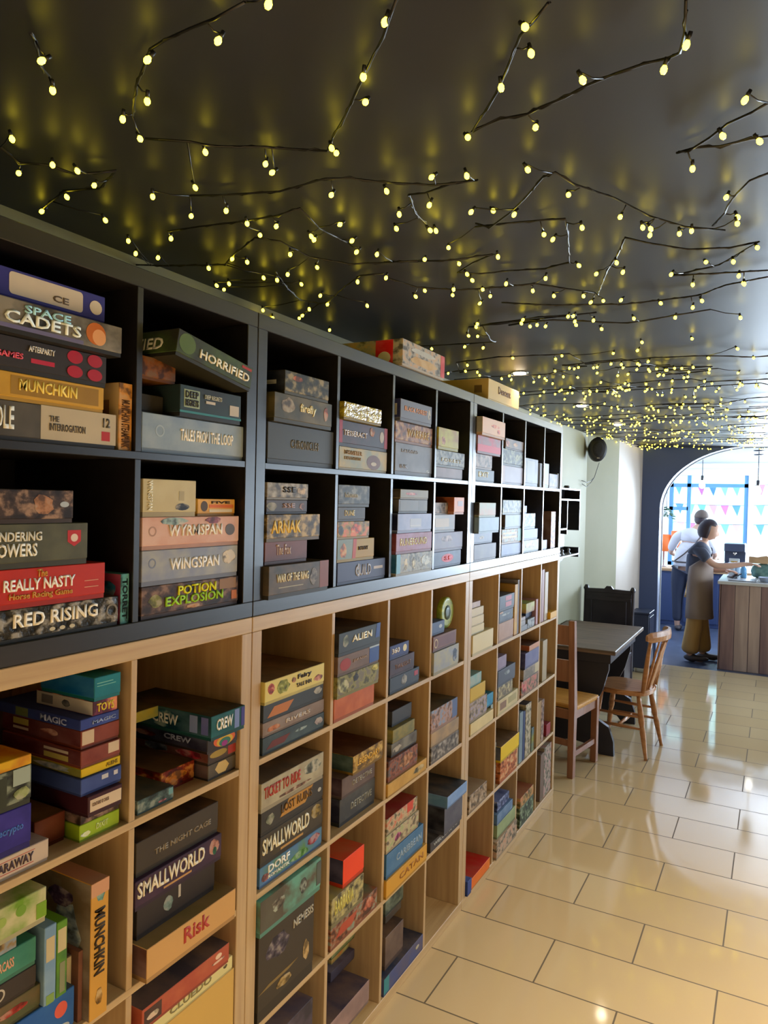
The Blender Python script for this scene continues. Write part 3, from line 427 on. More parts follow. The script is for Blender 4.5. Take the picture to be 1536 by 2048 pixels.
[212,1.8585,2.0753,1.0915,1.1865,-.27,.0,'a08474','a88c7c','m2','dusty pink-brown box at the bottom, second compartment of top row, far wooden shelves',[],[],0,0,0,0],
[212,1.8585,2.0639,1.1865,1.242,-.27,.0,'444c5c','5c6470','m2','dark slate lettered box second up, second compartment of top row, far wooden shelves',[(.1,.8,.45,.7,'a0a8ac','D'),(0,.3,.75,1,'a88468','D')],[],0,0,0,0],
[212,1.8585,2.0785,1.242,1.3168,-.27,.0,'4c5464','545c6c','p','navy with pink squares box topmost, second compartment of top row, far wooden shelves',[(.4,.8,.55,.9,'b07080','r'),(.4,.8,.1,.45,'b07080','r')],[],0,0,0,0],
[212,2.1111,2.1565,1.0915,1.3513,-.308,-.008,'b08c58','c0a050','m2','slim mustard box standing upright, second compartment of top row, far wooden shelves',[],[],0,0,0,0],
[212,2.1577,2.1875,1.0915,1.3719,-.308,-.008,'8c8c98','9494a0','p','slim silver-grey box standing upright, second compartment of top row, far wooden shelves',[],[],0,0,0,0],
[222,2.2195,2.3328,1.0915,1.1207,-.158,-.008,'7c8088','868a90','p','tiny slate box at the bottom, third compartment of top row, far wooden shelves',[],[],0,0,0,0],
[222,2.2171,2.2996,1.1207,1.1486,-.158,-.008,'8c8c90','96969a','p','tiny grey box second up, third compartment of top row, far wooden shelves',[],[],0,0,0,0],
[222,2.2185,2.298,1.1486,1.1668,-.158,-.008,'9c98a0','a4a0a8','p','tiny lilac-grey box topmost, third compartment of top row, far wooden shelves',[],[],0,0,0,0],
[222,2.3388,2.4669,1.0915,1.1413,-.208,-.008,'84888c','8c9094','m','small mottled grey box at the bottom, third compartment of top row, far wooden shelves',[],[],0,0,0,0],
[222,2.3749,2.4869,1.1413,1.1772,-.23,-.03,'3c4460','444c68','p','small dark navy box second up, third compartment of top row, far wooden shelves',[],[],0,0,0,0],
[222,2.3079,2.4588,1.1772,1.23,-.208,-.008,'a08860','a8b070','m2','small green-topped tan box third up, third compartment of top row, far wooden shelves',[],[],0,'a8c088',0,0],
[222,2.42,2.53,1.0915,1.33,-.365,-.235,'5c3038','6a3c40','m2','wine red box topmost, third compartment of top row, far wooden shelves',[],[],0,0,0,0],
[222,2.4879,2.5251,1.0915,1.2349,-.208,-.008,'a88890','b09098','p','slim pink box standing upright, third compartment of top row, far wooden shelves',[],[],0,0,0,0],
[232,2.5605,2.5883,1.0915,1.3859,-.308,-.008,'98848c','a08c94','p','slim mauve box standing upright, fourth compartment of top row, far wooden shelves',[],[],0,0,0,0],
[232,2.593,2.6406,1.0915,1.3915,-.308,-.008,'987c80','a08488','p','slim dusty-rose box standing upright, fourth compartment of top row, far wooden shelves',[],[],0,0,0,0],
[232,2.655,2.7205,1.0915,1.3718,-.308,-.008,'b8b0a4','c0b8ac','m2','slim ivory box standing upright, fourth compartment of top row, far wooden shelves',[],[],0,0,0,0],
[232,2.7215,2.8525,1.0915,1.1315,-.14,.01,'c89c34','d0a43c','p','small golden-yellow box on its own, fourth compartment of top row, far wooden shelves',[],[],0,0,0,0],
[203,1.5075,1.7949,.7405,.7974,-.2824,.005,'c8b88c','d0c094','m2','wide ivory box at the bottom, first compartment of second row, far wooden shelves',[],[],0,0,0,0],
[203,1.5075,1.7197,.7974,.8859,-.27,.0,'a09080','807890','m','cream and purple-art box second up, first compartment of second row, far wooden shelves',[],[],0,0,0,0],
[203,1.5075,1.692,.8859,.9522,-.27,.0,'b89c30','c0a438','p','mustard box third up, first compartment of second row, far wooden shelves',[],[],0,0,0,0],
[203,1.5102,1.6458,.9522,1.0041,-.273,-.003,'7ca09c','a0a8a0','m2','seafoam box topmost, first compartment of second row, far wooden shelves',[],[],0,0,0,0],
[203,1.7959,1.8292,.7405,.7755,-.158,-.008,'8ca0a4','94a8ac','p','tiny seafoam box at the bottom, first compartment of second row, far wooden shelves',[],[],0,0,0,0],
[203,1.7959,1.827,.7755,.8105,-.158,-.008,'9caaa8','a4b2b0','p','tiny pale aqua box second up, first compartment of second row, far wooden shelves',[],[],0,0,0,0],
[203,1.7329,1.824,.8105,.8705,-.188,-.008,'2c7ca0','4c94b0','m2','small turquoise box topmost, first compartment of second row, far wooden shelves',[],[],0,0,0,0],
[213,1.8585,2.1614,.7405,.8139,-.2979,.005,'c8c098','8c6c58','p','wide cream photo-panel box at the bottom, second compartment of second row, far wooden shelves',[(.1,.4,.2,.75,'6c5040','r'),(.5,.9,.3,.8,'98906c','r')],[],0,0,0,0],
[213,1.8638,2.0867,.8139,.8771,-.27,.0,'84785c','a09468','m','brown-tan box second up, second compartment of second row, far wooden shelves',[],[],0,0,0,0],
[213,1.8641,2.1222,.8771,.9552,-.27,.0,'404450','484c58','p','charcoal-blue lettered box third up, second compartment of second row, far wooden shelves',[(.35,.7,.4,.8,'90989c','D')],[],0,0,0,0],
[213,1.8671,1.9953,.9552,1.0195,-.255,-.005,'84788c','8c8094','m2','lavender small box topmost, second compartment of second row, far wooden shelves',[],[],0,0,0,0],
[223,2.2345,2.5385,.7405,.8238,-.304,.0,'8c7054','a84c48','m','busy brown-red box at the bottom, third compartment of second row, far wooden shelves',[(.05,.3,.1,.8,'b04444','D')],[],0,0,0,0],
[223,2.2669,2.5385,.8238,.8821,-.2716,.0,'6c6458','a89888','m2','grey with cream end box second up, third compartment of second row, far wooden shelves',[(.75,1,0,1,'b0a484','r')],[],0,0,0,0],
[223,2.2899,2.5385,.8821,.9665,-.27,.0,'5c5c80','686888','m2','violet-blue box third up, third compartment of second row, far wooden shelves',[],[],'3c3c60',0,0,0],
[223,2.3569,2.5385,.9665,.9973,-.28,.0,'b08468','b88c70','p','peach-orange box topmost, third compartment of second row, far wooden shelves',[],[],'8a4424','4a3028',0,0],
[233,2.6445,2.7349,.7405,.9761,-.248,-.008,'988c74','a0947c','m2','upright beige box standing upright, fourth compartment of second row, far wooden shelves',[],[],0,0,0,0],
[204,1.5267,1.7458,.3895,.4726,-.12,.0,'98846c','a09078','m','low beige illustrated box on its own, first compartment of third row, far wooden shelves',[],[],0,0,0,0],
[204,1.7,1.8,.3895,.5,-.27,-.15,'8c7c38','a08c48','m2','small olive-gold box on its own, first compartment of third row, far wooden shelves',[],[],0,0,0,0],
[214,1.9298,2.1875,.3895,.5096,-.27,.0,'b0683c','c09868','m','orange comic-art box at the bottom, second compartment of third row, far wooden shelves',[],[],0,0,0,0],
[214,1.8895,2.1689,.5096,.5874,-.2644,.015,'d0b424','c8ac20','p','bright yellow box topmost, second compartment of third row, far wooden shelves',[],[],'303440','54442c',0,0],
[214,1.859,1.885,.3895,.61,-.308,-.008,'8c8878','948f80','m2','slim stone-grey box standing upright, second compartment of third row, far wooden shelves',[],[],0,0,0,0],
[224,2.2478,2.3038,.3895,.6588,-.308,-.008,'74848c','7c8c94','m2','slim grey-blue box standing upright, third compartment of third row, far wooden shelves',[],[],0,0,0,0],
[224,2.3086,2.3455,.3895,.6499,-.308,-.008,'1c2c54','243460','p','slim navy box standing upright, third compartment of third row, far wooden shelves',[],[],0,0,0,0],
[224,2.3535,2.4488,.3895,.6769,-.308,-.008,'9c947c','a89c84','m','slim stone box standing upright, third compartment of third row, far wooden shelves',[],[],0,'28303c',0,0],
[224,2.4672,2.5111,.3895,.5193,-.308,-.008,'446070','808038','m2','slim teal-green box standing upright, third compartment of third row, far wooden shelves',[],[],0,0,0,0],
[234,2.5817,2.6443,.3895,.6356,-.308,-.008,'98805c','a08864','p','slim tan box standing upright, fourth compartment of third row, far wooden shelves',[],[],0,0,0,0],
[234,2.6517,2.7042,.3895,.6325,-.308,-.008,'8c7468','a08878','m','slim speckled box standing upright, fourth compartment of third row, far wooden shelves',[],[],0,0,0,0],
[234,2.765,2.85,.3895,.46,-.208,-.008,'84343c','8c3c44','p','small crimson box on its own, fourth compartment of third row, far wooden shelves',[],[],0,0,0,0],
[205,1.508,1.555,.0385,.105,-.19,.01,'38487c','485888','p','small navy box on its own, first compartment of lowest row, far wooden shelves',[],[],0,0,0,0],
[205,1.558,1.8,.0385,.09,-.295,.005,'d07c30','c04028','p','low orange-red box on its own, first compartment of lowest row, far wooden shelves',[],[],0,'a02820',0,0],
[215,1.8803,2.1875,.0385,.1272,-.2972,.01,'b0a08c','a87c60','m','wide white patterned box at the bottom, second compartment of lowest row, far wooden shelves',[],[],0,0,0,0],
[215,1.9082,2.1875,.1272,.1954,-.3,.0,'8c9874','98a480','m2','pale green box second up, second compartment of lowest row, far wooden shelves',[],[],0,0,0,0],
[215,1.9041,2.138,.1954,.2485,-.28,.0,'5c7490','7c90a8','m2','blue-white box third up, second compartment of lowest row, far wooden shelves',[],[],0,0,0,0],
[215,1.9317,2.1079,.2485,.2995,-.25,-.01,'485478','7880a0','m','small blue box topmost, second compartment of lowest row, far wooden shelves',[],[],0,0,0,0],
[225,2.2663,2.5096,.0385,.1441,-.3,.0,'4c5844','708060','m','forest green illustrated box at the bottom, third compartment of lowest row, far wooden shelves',[],[],0,0,0,0],
[225,2.2676,2.5046,.1441,.1999,-.3,.0,'a88c5c','b06840','m','orange-tan illustrated box topmost, third compartment of lowest row, far wooden shelves',[],[],0,'8c5840',0,0],
[235,2.663,2.7348,.0385,.3102,-.308,-.008,'6c5c50','7c6c60','p','slim umber box standing upright, fourth compartment of lowest row, far wooden shelves',[],[],0,0,0,0],
[235,2.7379,2.8895,.0385,.3292,-.308,-.008,'9c9484','a87c78','m','tall patchwork box standing upright, fourth compartment of lowest row, far wooden shelves',[],[],0,0,0,0],
]
NEAR_STRINGS = [
['string zigzagging from the upper left corner of the ceiling',[[.5376,-.7152],[.4799,-.7064],[.4315,-.7019],[.3804,-.6971],[.3482,-.6941],[.314,-.6711],[.2611,-.6395],[.1801,-.5726]],[[.573,-.7091],[.4656,-.6799],[.3484,-.694],[.276,-.6301],[.1753,-.5882],[.1577,-.5374]]],
['long string hanging from top centre of the ceiling',[[.7118,-.6282],[.6899,-.6073],[.659,-.5711],[.6216,-.5328],[.5524,-.4659],[.503,-.4154],[.4482,-.3679],[.4152,-.3332],[.3344,-.368],[.3118,-.3831],[.2414,-.4378],[.2068,-.4647],[.1468,-.5137]],[[.68,-.5993],[.5957,-.5133],[.5583,-.4393],[.4487,-.3732],[.4327,-.3298],[.2208,-.4422],[.2865,-.347],[.2782,-.3112],[.1005,-.3409]]],
['V-shaped string folding back at a sharp point',[[.8818,-.5432],[.857,-.5186],[.8252,-.4826],[.7946,-.434],[.7568,-.3811],[.7103,-.3231],[.6779,-.2852],[.7297,-.2927],[.777,-.294],[.8008,-.3042],[.8438,-.3153],[.8769,-.3252],[.9247,-.3424],[.9677,-.3486],[.9987,-.353],[1.0162,-.3634],[1.0271,-.4059],[1.0347,-.4669]],[[.8414,-.5191],[.8295,-.4498],[.7697,-.4031],[.6678,-.2867],[.7813,-.2597],[.8868,-.391],[.997,-.3632],[1.0315,-.4087]]],
['hooked string at the right edge of the ceiling',[[1.1221,-.1554],[1.1,-.1416],[1.0624,-.1168],[1.0334,-.0847],[.9985,-.0522],[.9745,-.0387],[1.006,-.0445],[1.0468,-.0491],[1.0935,-.0422],[1.1209,-.0386]],[[1.0955,-.2315],[1.0523,-.1063],[.9989,-.0104],[1.106,-.0728]]],
['string running level then dropping in a loose loop',[[.0351,-.2835],[.1034,-.2512],[.2252,-.2212],[.3403,-.2267],[.3856,-.2052],[.4414,-.1659],[.5246,-.1264],[.5668,-.1113],[.6172,-.1048],[.556,-.0987],[.4954,-.0878],[.46,-.0909],[.427,.005],[.4221,.0674],[.4086,.1127]],[[.0069,-.3616],[-.0021,-.2393],[.0857,-.2255],[.3428,-.2024],[.4445,-.1646],[.5519,-.1686],[.6195,-.1694],[.5035,-.0777],[.4205,-.0592],[.3672,.0266],[.4237,.0836],[.4308,.1044]]],
['string rising to a peak above the near black shelves',[[-.1571,-.1568],[-.0598,-.1503],[.0469,-.1342],[.151,-.1306],[.218,-.139],[.1929,-.0223],[.1906,.1051]],[[.0717,-.141],[.1372,-.1137],[-.1693,-.1328],[.0333,-.0431],[.1723,-.033],[.1647,-.0008],[.2513,-.0205],[.2259,.0758],[.2179,.111]]],
['wavy string just above the near black shelf top',[[-.4584,-.0337],[-.3523,.0284],[-.1986,.0981],[-.1188,.0451],[.0003,-.0212],[.0528,.0106],[.051,.1442],[.1224,.2299],[.206,.2678],[.3002,.2795]],[[-.2784,-.1679],[-.327,-.0978],[-.3087,-.0378],[.0312,.0827],[.0536,.1715],[-.2184,.0527],[-.1392,.0615],[-.1113,.0831],[-.1625,.2194],[-.1065,.2088],[-.0576,.1962],[.3472,.2269],[.2461,.1601]]],
['short dangling string over the seam between near and middle shelves',[[-.1122,.209],[-.1823,.3646],[-.2119,.4727],[-.1858,.5492],[-.1464,.5335],[-.0066,.4141],[.0845,.3477],[.1627,.3476]],[[-.1089,.3292],[-.1153,.4488],[-.1499,.5423],[-.2003,.5071],[-.2682,.5737],[-.3382,.647],[-.3373,.2166],[-.2742,.2011],[-.3348,.2515],[-.3891,.5073],[-.4164,.5983],[-.3294,.8299],[.0694,.3597],[-.0105,.551]]],
['string arching over the ceiling centre between two folds',[[.5258,.1157],[.5546,.1358],[.6166,.0938],[.6743,.0187],[.73,-.0461],[.7589,-.0613],[.7842,-.0079],[.8381,.1099],[.8899,.228],[.9504,.33],[1.0293,.3903]],[[.5587,.0176],[.5898,.0534],[.6339,.0802],[.7622,.0254],[.843,.1509],[.868,.2629],[.8808,.2991],[.8861,.2484],[.9351,.3554],[.9633,.3407],[1.0573,.3029],[.7206,-.1211]]],
['string with a straight vertical drop at the ceiling centre',[[.5202,.13],[.5773,.1397],[.6635,.1634],[.7214,.1585],[.6997,.2654],[.6535,.4621],[.5854,.4763],[.4867,.4788],[.4071,.4575],[.3554,.4197],[.4166,.3769],[.4922,.3242],[.378,.3148],[.2099,.2606]],[[.6621,.1976],[.6663,.2711],[.7495,.1945],[.4302,.1851],[.5161,.2958],[.3893,.3462],[.3799,.4223],[.3874,.4404],[.674,.4705]]],
['string folded like a Z right of the ceiling centre',[[.656,.7933],[.7314,.5654],[.7783,.4549],[.8157,.3479],[.8555,.3846],[.9407,.4771],[1.0333,.5119],[1.0961,.5104],[1.0028,.6427],[.8803,.6947],[.9729,.7217],[1.1129,.7285]],[[.7148,.5207],[.7719,.471],[.7764,.5486],[.8875,.6265],[.9311,.7138],[.9702,.6046],[1.0379,.5586],[1.0459,.6885],[1.0523,.8032],[1.0918,.4819]]],
['gently sagging string left of the ceiling centre',[[.1474,.3759],[.1922,.5025],[.3015,.5677],[.4147,.6013],[.5179,.6093],[.5847,.6878],[.6516,.7797]],[[.1728,.3442],[.1992,.5336],[.1706,.5269],[.3139,.4899],[.2718,.5773],[.3738,.5655],[.3642,.6594],[.5034,.634],[.4615,.5242],[.3156,.706],[.5833,.4944],[.5406,.725],[.6169,.7763],[.6389,.798],[.6712,.8002]]],
['almost straight string crossing the right half of the ceiling',[[.3629,.7625],[.4957,.8462],[.7123,.9278],[.858,.9418],[.9291,.9371],[1.0028,.8466],[1.112,.8135]],[[.9062,.9762],[.9326,.9327],[.7186,.845],[.8117,.954],[1.0541,.7888]]],
['short bent string by the right edge below the hooked one',[[1.1193,.1154],[1.0884,.1246],[1.0644,.1764],[1.043,.2346],[1.0351,.2899],[1.0056,.3557]],[[1.0453,.1835],[1.0573,.3029]]],
['left-hand string lowest over the near black shelf corner',[[-.1363,-.599],[-.149,-.5496],[-.105,-.5169],[-.0883,-.4732],[-.0171,-.4368],[-.1107,-.394],[-.1786,-.4262],[-.304,-.3845]],[[-.0617,-.6277],[-.1587,-.5438],[-.0603,-.5449],[-.0445,-.5055],[-.1807,-.4231],[-.0743,-.4368],[-.3199,-.3726],[-.2177,-.2925]]],
['short string at the far upper left of the ceiling',[[.2327,-.8007],[.2102,-.7752],[.1722,-.7411],[.1511,-.7085]],[[.2189,-.7671],[.157,-.7083]]],
]
# ------------------------------------------------------------------ room shell
H = 2.42
XL = -.42

def floor_material():
    m = mat('cream_floor_tiles', 'd9c29a', .16)
    n, l, b = nodes(m)
    tc = n.new('ShaderNodeTexCoord'); mp = n.new('ShaderNodeMapping')
    mp.inputs['Location'].default_value = (-.11, -1.160 + .303 * 20, 0)
    br = n.new('ShaderNodeTexBrick')
    br.inputs['Scale'].default_value = 1; br.offset = .5; br.offset_frequency = 2
    br.inputs['Brick Width'].default_value = .6; br.inputs['Row Height'].default_value = .303
    br.inputs['Mortar Size'].default_value = .0032; br.inputs['Mortar Smooth'].default_value = .1
    br.inputs['Bias'].default_value = 0
    br.inputs['Color1'].default_value = lin('d9c197'); br.inputs['Color2'].default_value = lin('d3ba8f')
    br.inputs['Mortar'].default_value = lin('6e5f48')
    l.new(tc.outputs['Object'], mp.inputs['Vector']); l.new(mp.outputs[0], br.inputs['Vector'])
    l.new(br.outputs['Color'], b.inputs['Base Color'])
    ro = n.new('ShaderNodeMapRange'); ro.inputs['To Min'].default_value = .07; ro.inputs['To Max'].default_value = .7
    l.new(br.outputs['Fac'], ro.inputs['Value']); l.new(ro.outputs[0], b.inputs['Roughness'])
    nz = n.new('ShaderNodeTexNoise'); nz.inputs['Scale'].default_value = 5; nz.inputs['Detail'].default_value = 2
    ad = n.new('ShaderNodeMath'); ad.operation = 'MULTIPLY_ADD'; ad.inputs[1].default_value = -.6
    l.new(tc.outputs['Object'], nz.inputs['Vector'])
    l.new(br.outputs['Fac'], ad.inputs[0]); 
    sc = n.new('ShaderNodeMath'); sc.operation = 'MULTIPLY'; sc.inputs[1].default_value = .5
    l.new(nz.outputs['Fac'], sc.inputs[0]); l.new(sc.outputs[0], ad.inputs[2])
    bp = n.new('ShaderNodeBump'); bp.inputs['Strength'].default_value = .15; bp.inputs['Distance'].default_value = .003
    l.new(ad.outputs[0], bp.inputs['Height']); l.new(bp.outputs[0], b.inputs['Normal'])
    return m

struct(box('floor', -.6, 4.4, -4.2, 7.15, -.1, 0, floor_material(), bev=0))
struct(box('floor_cafe', -.7, 4.4, 7.15, 12.6, -.1, -.001, noisy('dark_slate_floor', '3a4458', '4a556c', (4, 4, 4), .3), bev=0))
CEIL = noisy('dark_ceiling_paint', '22252c', '2b2e37', (1.2, 1.2, 1), .46, 3, bump=.15, spec=.5)
struct(box('ceiling', -.6, 4.4, -4.2, 7.15, H, H + .1, CEIL, bev=0))
GREEN = noisy('sage_green_paint', '8b8a70', '918f76', (2, 2, 2), .7)
bm = bmesh.new()
prism(bm, [(-.62, -4.2), (XL, -4.2), (XL, 5.4), (-.235, 5.95), (-.62, 5.95)], 'z', 0, H)
struct(from_bm('wall_left', bm, GREEN))
bm = bmesh.new()
prism(bm, [(-.62, 5.951), (-.236, 5.951), (-.2, 7.149), (-.62, 7.149)], 'z', 0, H)
struct(from_bm('wall_left_return', bm, noisy('beige_paint', 'a3978c', 'a99d92', (2, 2, 2), .6)))
GLARE_WALL = mat('glare_tinted_wall', '44547c', .5)  # dark wall with bluish glare put into its base colour
struct(box('wall_back', -.6, 4.4, -4.3, -4.2, 0, H, mat('cream_wall', 'b8b09c', .7), bev=0))
# right wall, continuous, warm brown paint
WRM = mat('warm_brown_paint', '786a58', .6)
struct(box('wall_right', 4.4, 4.5, -4.2, 4.6, 0, 2.9, WRM, bev=0))
for (a, b) in ((7.0, 8.35), (10.85, 12.6)):
    struct(box('wall_right', 4.4, 4.5, a, b, 0, 2.9, WRM, bev=0))
for (a, b) in ((4.6, 7.0), (8.35, 10.85)):  # unseen window openings added to let in cool light
    struct(box('wall_right', 4.4, 4.5, a, b, 0, .72, WRM, bev=0)); struct(box('wall_right', 4.4, 4.5, a, b, 2.26, 2.9, WRM, bev=0))
    bm = bmesh.new()
    for yy in (a, (a + b) / 2 - .025, b - .05): bx(bm, 4.36, 4.41, yy, yy + .05, .72, 2.26)
    bx(bm, 4.36, 4.41, a, b, .72, .77); bx(bm, 4.36, 4.41, a, b, 2.21, 2.26)
    struct(from_bm('added_window_1' if a < 7 else 'added_window_5', bm, mat('window_frame_white', 'c8c8c4', .4)))

# arch wall (with thickness)
def arch_outline():
    xs0, xs1, zs, rx, rz = -.005, 3.3, 1.735, .92, .69
    pts = []
    for k in range(21):
        a = pi / 2 * k / 20; pts.append((xs0 + rx - rx * cos(a), zs + rz * sin(a)))
    for k in range(20, -1, -1):
        a = pi / 2 * k / 20; pts.append((xs1 - rx + rx * cos(a), zs + rz * sin(a)))
    return pts
A = arch_outline()
bm = bmesh.new()
ya, yb = 7.15, 7.36
def quad(bm, p):
    bm.faces.new([bm.verts.new(q) for q in p])
ZT = 2.75  # runs up past the false ceiling
outer = [(-.62, 0), (-.62, ZT)] + [(p[0], ZT) for p in A] + [(4.4, ZT), (4.4, 0)]
inner = [(A[0][0], 0), (A[0][0], A[0][1])] + A + [(A[-1][0], A[-1][1]), (A[-1][0], 0)]
# front and back skins built strip by strip, reveal in between
for y in (ya, yb):
    quad(bm, [(-.62, y, 0), (A[0][0], y, 0), (A[0][0], y, ZT), (-.62, y, ZT)])
    quad(bm, [(A[-1][0], y, 0), (4.4, y, 0), (4.4, y, ZT), (A[-1][0], y, ZT)])
    for i in range(len(A) - 1):
        quad(bm, [(A[i][0], y, A[i][1]), (A[i + 1][0], y, A[i + 1][1]), (A[i + 1][0], y, ZT), (A[i][0], y, ZT)])
rev = [(A[0][0], 0)] + A + [(A[-1][0], 0)]
for i in range(len(rev) - 1):
    quad(bm, [(rev[i][0], ya, rev[i][1]), (rev[i + 1][0], ya, rev[i + 1][1]), (rev[i + 1][0], yb, rev[i + 1][1]), (rev[i][0], yb, rev[i][1])])
bmesh.ops.remove_doubles(bm, verts=bm.verts, dist=1e-5)
struct(from_bm('wall_arch', bm, GLARE_WALL))
# bright painted lip round the arch
bm = bmesh.new()
tube(bm, [(p[0] + (.004 if i < 20 else -.004), ya + .2, p[1] - .003) for i, p in enumerate(rev)], .009, 6)
struct(from_bm('trim_1', bm, mat('pale_arch_edge', 'd4dde4', .4)))

# cafe room beyond
CW = mat('cafe_white', 'cfd2d6', .6)
struct(box('wall_cafe_left', -.72, -.62, 7.36, 12.6, 0, 2.9, CW, bev=0))
struct(box('ceiling_cafe', -.72, 4.5, 7.36, 12.6, 2.75, 2.85, noisy('cafe_ceiling_boards', 'b4b3b8', 'c2c1c6', (1, 30, 1), .5), bev=0))
# shop front: posts, beam and panelled window openings at y = 12
FW = mat('shopfront_white', 'dfe6ea', .5)
struct(box('wall_shopfront_beam', -.62, 4.4, 11.95, 12.1, 2.3, 2.75, FW, bev=.004))
struct(box('trim_2', -.62, 4.4, 11.85, 11.95, 2.42, 2.5, FW, bev=.01))
struct(box('wall_shopfront_left', -.62, -.5, 11.95, 12.1, 0, 2.3, FW, bev=0))
struct(box('wall_shopfront_base', -.5, .72, 11.95, 12.1, 0, .75, FW, bev=0))
BLUEF = mat('blue_window_frame', '5b8fb8', .4)
bm = bmesh.new()
for x in (-.5, -.22, .66): bx(bm, x, x + .06, 11.97, 12.06, .75, 2.3)
bx(bm, -.5, .72, 11.97, 12.06, 2.1, 2.16); bx(bm, -.5, -.2, 11.97, 12.06, 1.7, 1.76); bx(bm, -.5, .72, 11.97, 12.06, .75, .81)
struct(from_bm('window_2', bm, BLUEF))
struct(box('wall_shopfront_pier', .72, .80, 11.95, 12.1, 0, 2.3, FW, bev=.004))
GL = mat('window_glass', 'ffffff', .02)
_n, _l, _b = nodes(GL); _b.inputs['Transmission Weight'].default_value = 1; _b.inputs['IOR'].default_value = 1.05
w = box('window_3', -.48, .7, 12.01, 12.015, .8, 2.28, GL, bev=0); struct(w)
bm = bmesh.new()
for x in (1.9, 3.1, 4.3): bx(bm, x, x + .07, 11.97, 12.06, 0, 2.3)
bx(bm, .8, 4.4, 11.97, 12.06, .0, .3)
struct(from_bm('window_4', bm, FW))
# street beyond the glass
struct(box('ground_street', -12, 14, 12.6, 30, -.15, -.05, mat('pale_paving', 'a8a8a4', .8), bev=0))

# ------------------------------------------------------------------ shelving units
def shelving(name, label, y0, z0, rows, black):
    mz = BLK if black else WOOD_Z; my = BLK if black else WOOD_Y; mb = BACKB if black else BACKW
    t = thing(name, label, 'shelving unit', (0, y0, z0))
    X0, X1, Wd = -.39, 0., 1.463
    th = .0385; HH = 2 * th + rows * .335 + (rows - 1) * .0160
    b = .0015
    box('top_panel', X0, X1, 0, Wd, HH - th, HH, my, t, b)
    box('bottom_panel', X0, X1, 0, Wd, 0, th, my, t, b)
    for yy in (0, Wd - th): box('side_panel', X0, X1, yy, yy + th, th, HH - th, mz, t, b)
    for r in range(1, rows):
        z = th + r * .351 - .016
        box('shelf_board', X0 + .004, X1 - .001, th, Wd - th, z, z + .016, my, t, .001)
    for r in range(rows):
        z = th + r * .351
        for c in range(1, 4):
            y = .0395 + c * .351 - .0160
            box('divider', X0 + .004, X1 - .001, y, y + .016, z, z + .335, mz, t, .001)
    box('back_panel', X0 - .006, X0 + .004, 0, Wd, 0, HH, mb, t, 0)
    return t
NM = ('near', 'middle', 'far')
DS = ('cut by the left picture edge', 'between the other two', 'ending beside the dining table')
for u in range(3):
    yo = -1.465 + 1.465 * u
    shelving('cube_shelving_unit', 'tall oak-effect cube shelving unit on the floor, ' + DS[u], yo, 0, 4, False)
    shelving('cube_shelving_unit', 'low black cube shelving unit stacked on the oak-effect ones, ' + DS[u], yo, 1.466, 2, True)

# ------------------------------------------------------------------ boxed games
def blob(cx, cy, rx, ry, rnd, n=12, jag=.3):
    return [(cx + rx * cos(2 * pi * k / n) * (1 - jag * rnd.random()), cy + ry * sin(2 * pi * k / n) * (1 - jag * rnd.random())) for k in range(n)]

def outline(kind, a0, a1, b0, b1, rnd):
    ca, cb, ra, rb = (a0 + a1) / 2, (b0 + b1) / 2, (a1 - a0) / 2, (b1 - b0) / 2
    if kind == 'd': return [(ca + ra * cos(2 * pi * k / 20), cb + rb * sin(2 * pi * k / 20)) for k in range(20)]
    if kind == 'D': return blob(ca, cb, ra, rb, rnd)
    if kind == 'h': return [(ca + ra * cos(2 * pi * k / 6), cb + rb * sin(2 * pi * k / 6)) for k in range(6)]
    if kind == 's': return [(a0, b1), (a0, b0 + rb * .6), (ca, b0), (a1, b0 + rb * .6), (a1, b1)]
    if kind == 'P': return [(a0, b0), (a1 - ra * .5, b0), (a1, b1), (a0 + ra * .5, b1)]
    if kind == 'R':
        r = min(ra, rb) * .35; p = []
        for (qx, qy, s) in ((a1 - r, b1 - r, 0), (a0 + r, b1 - r, 1), (a0 + r, b0 + r, 2), (a1 - r, b0 + r, 3)):
            for k in range(4): t = pi / 2 * (s + k / 3); p.append((qx + r * cos(t), qy + r * sin(t)))
        return p
    return [(a0, b0), (a1, b0), (a1, b1), (a0, b1)]

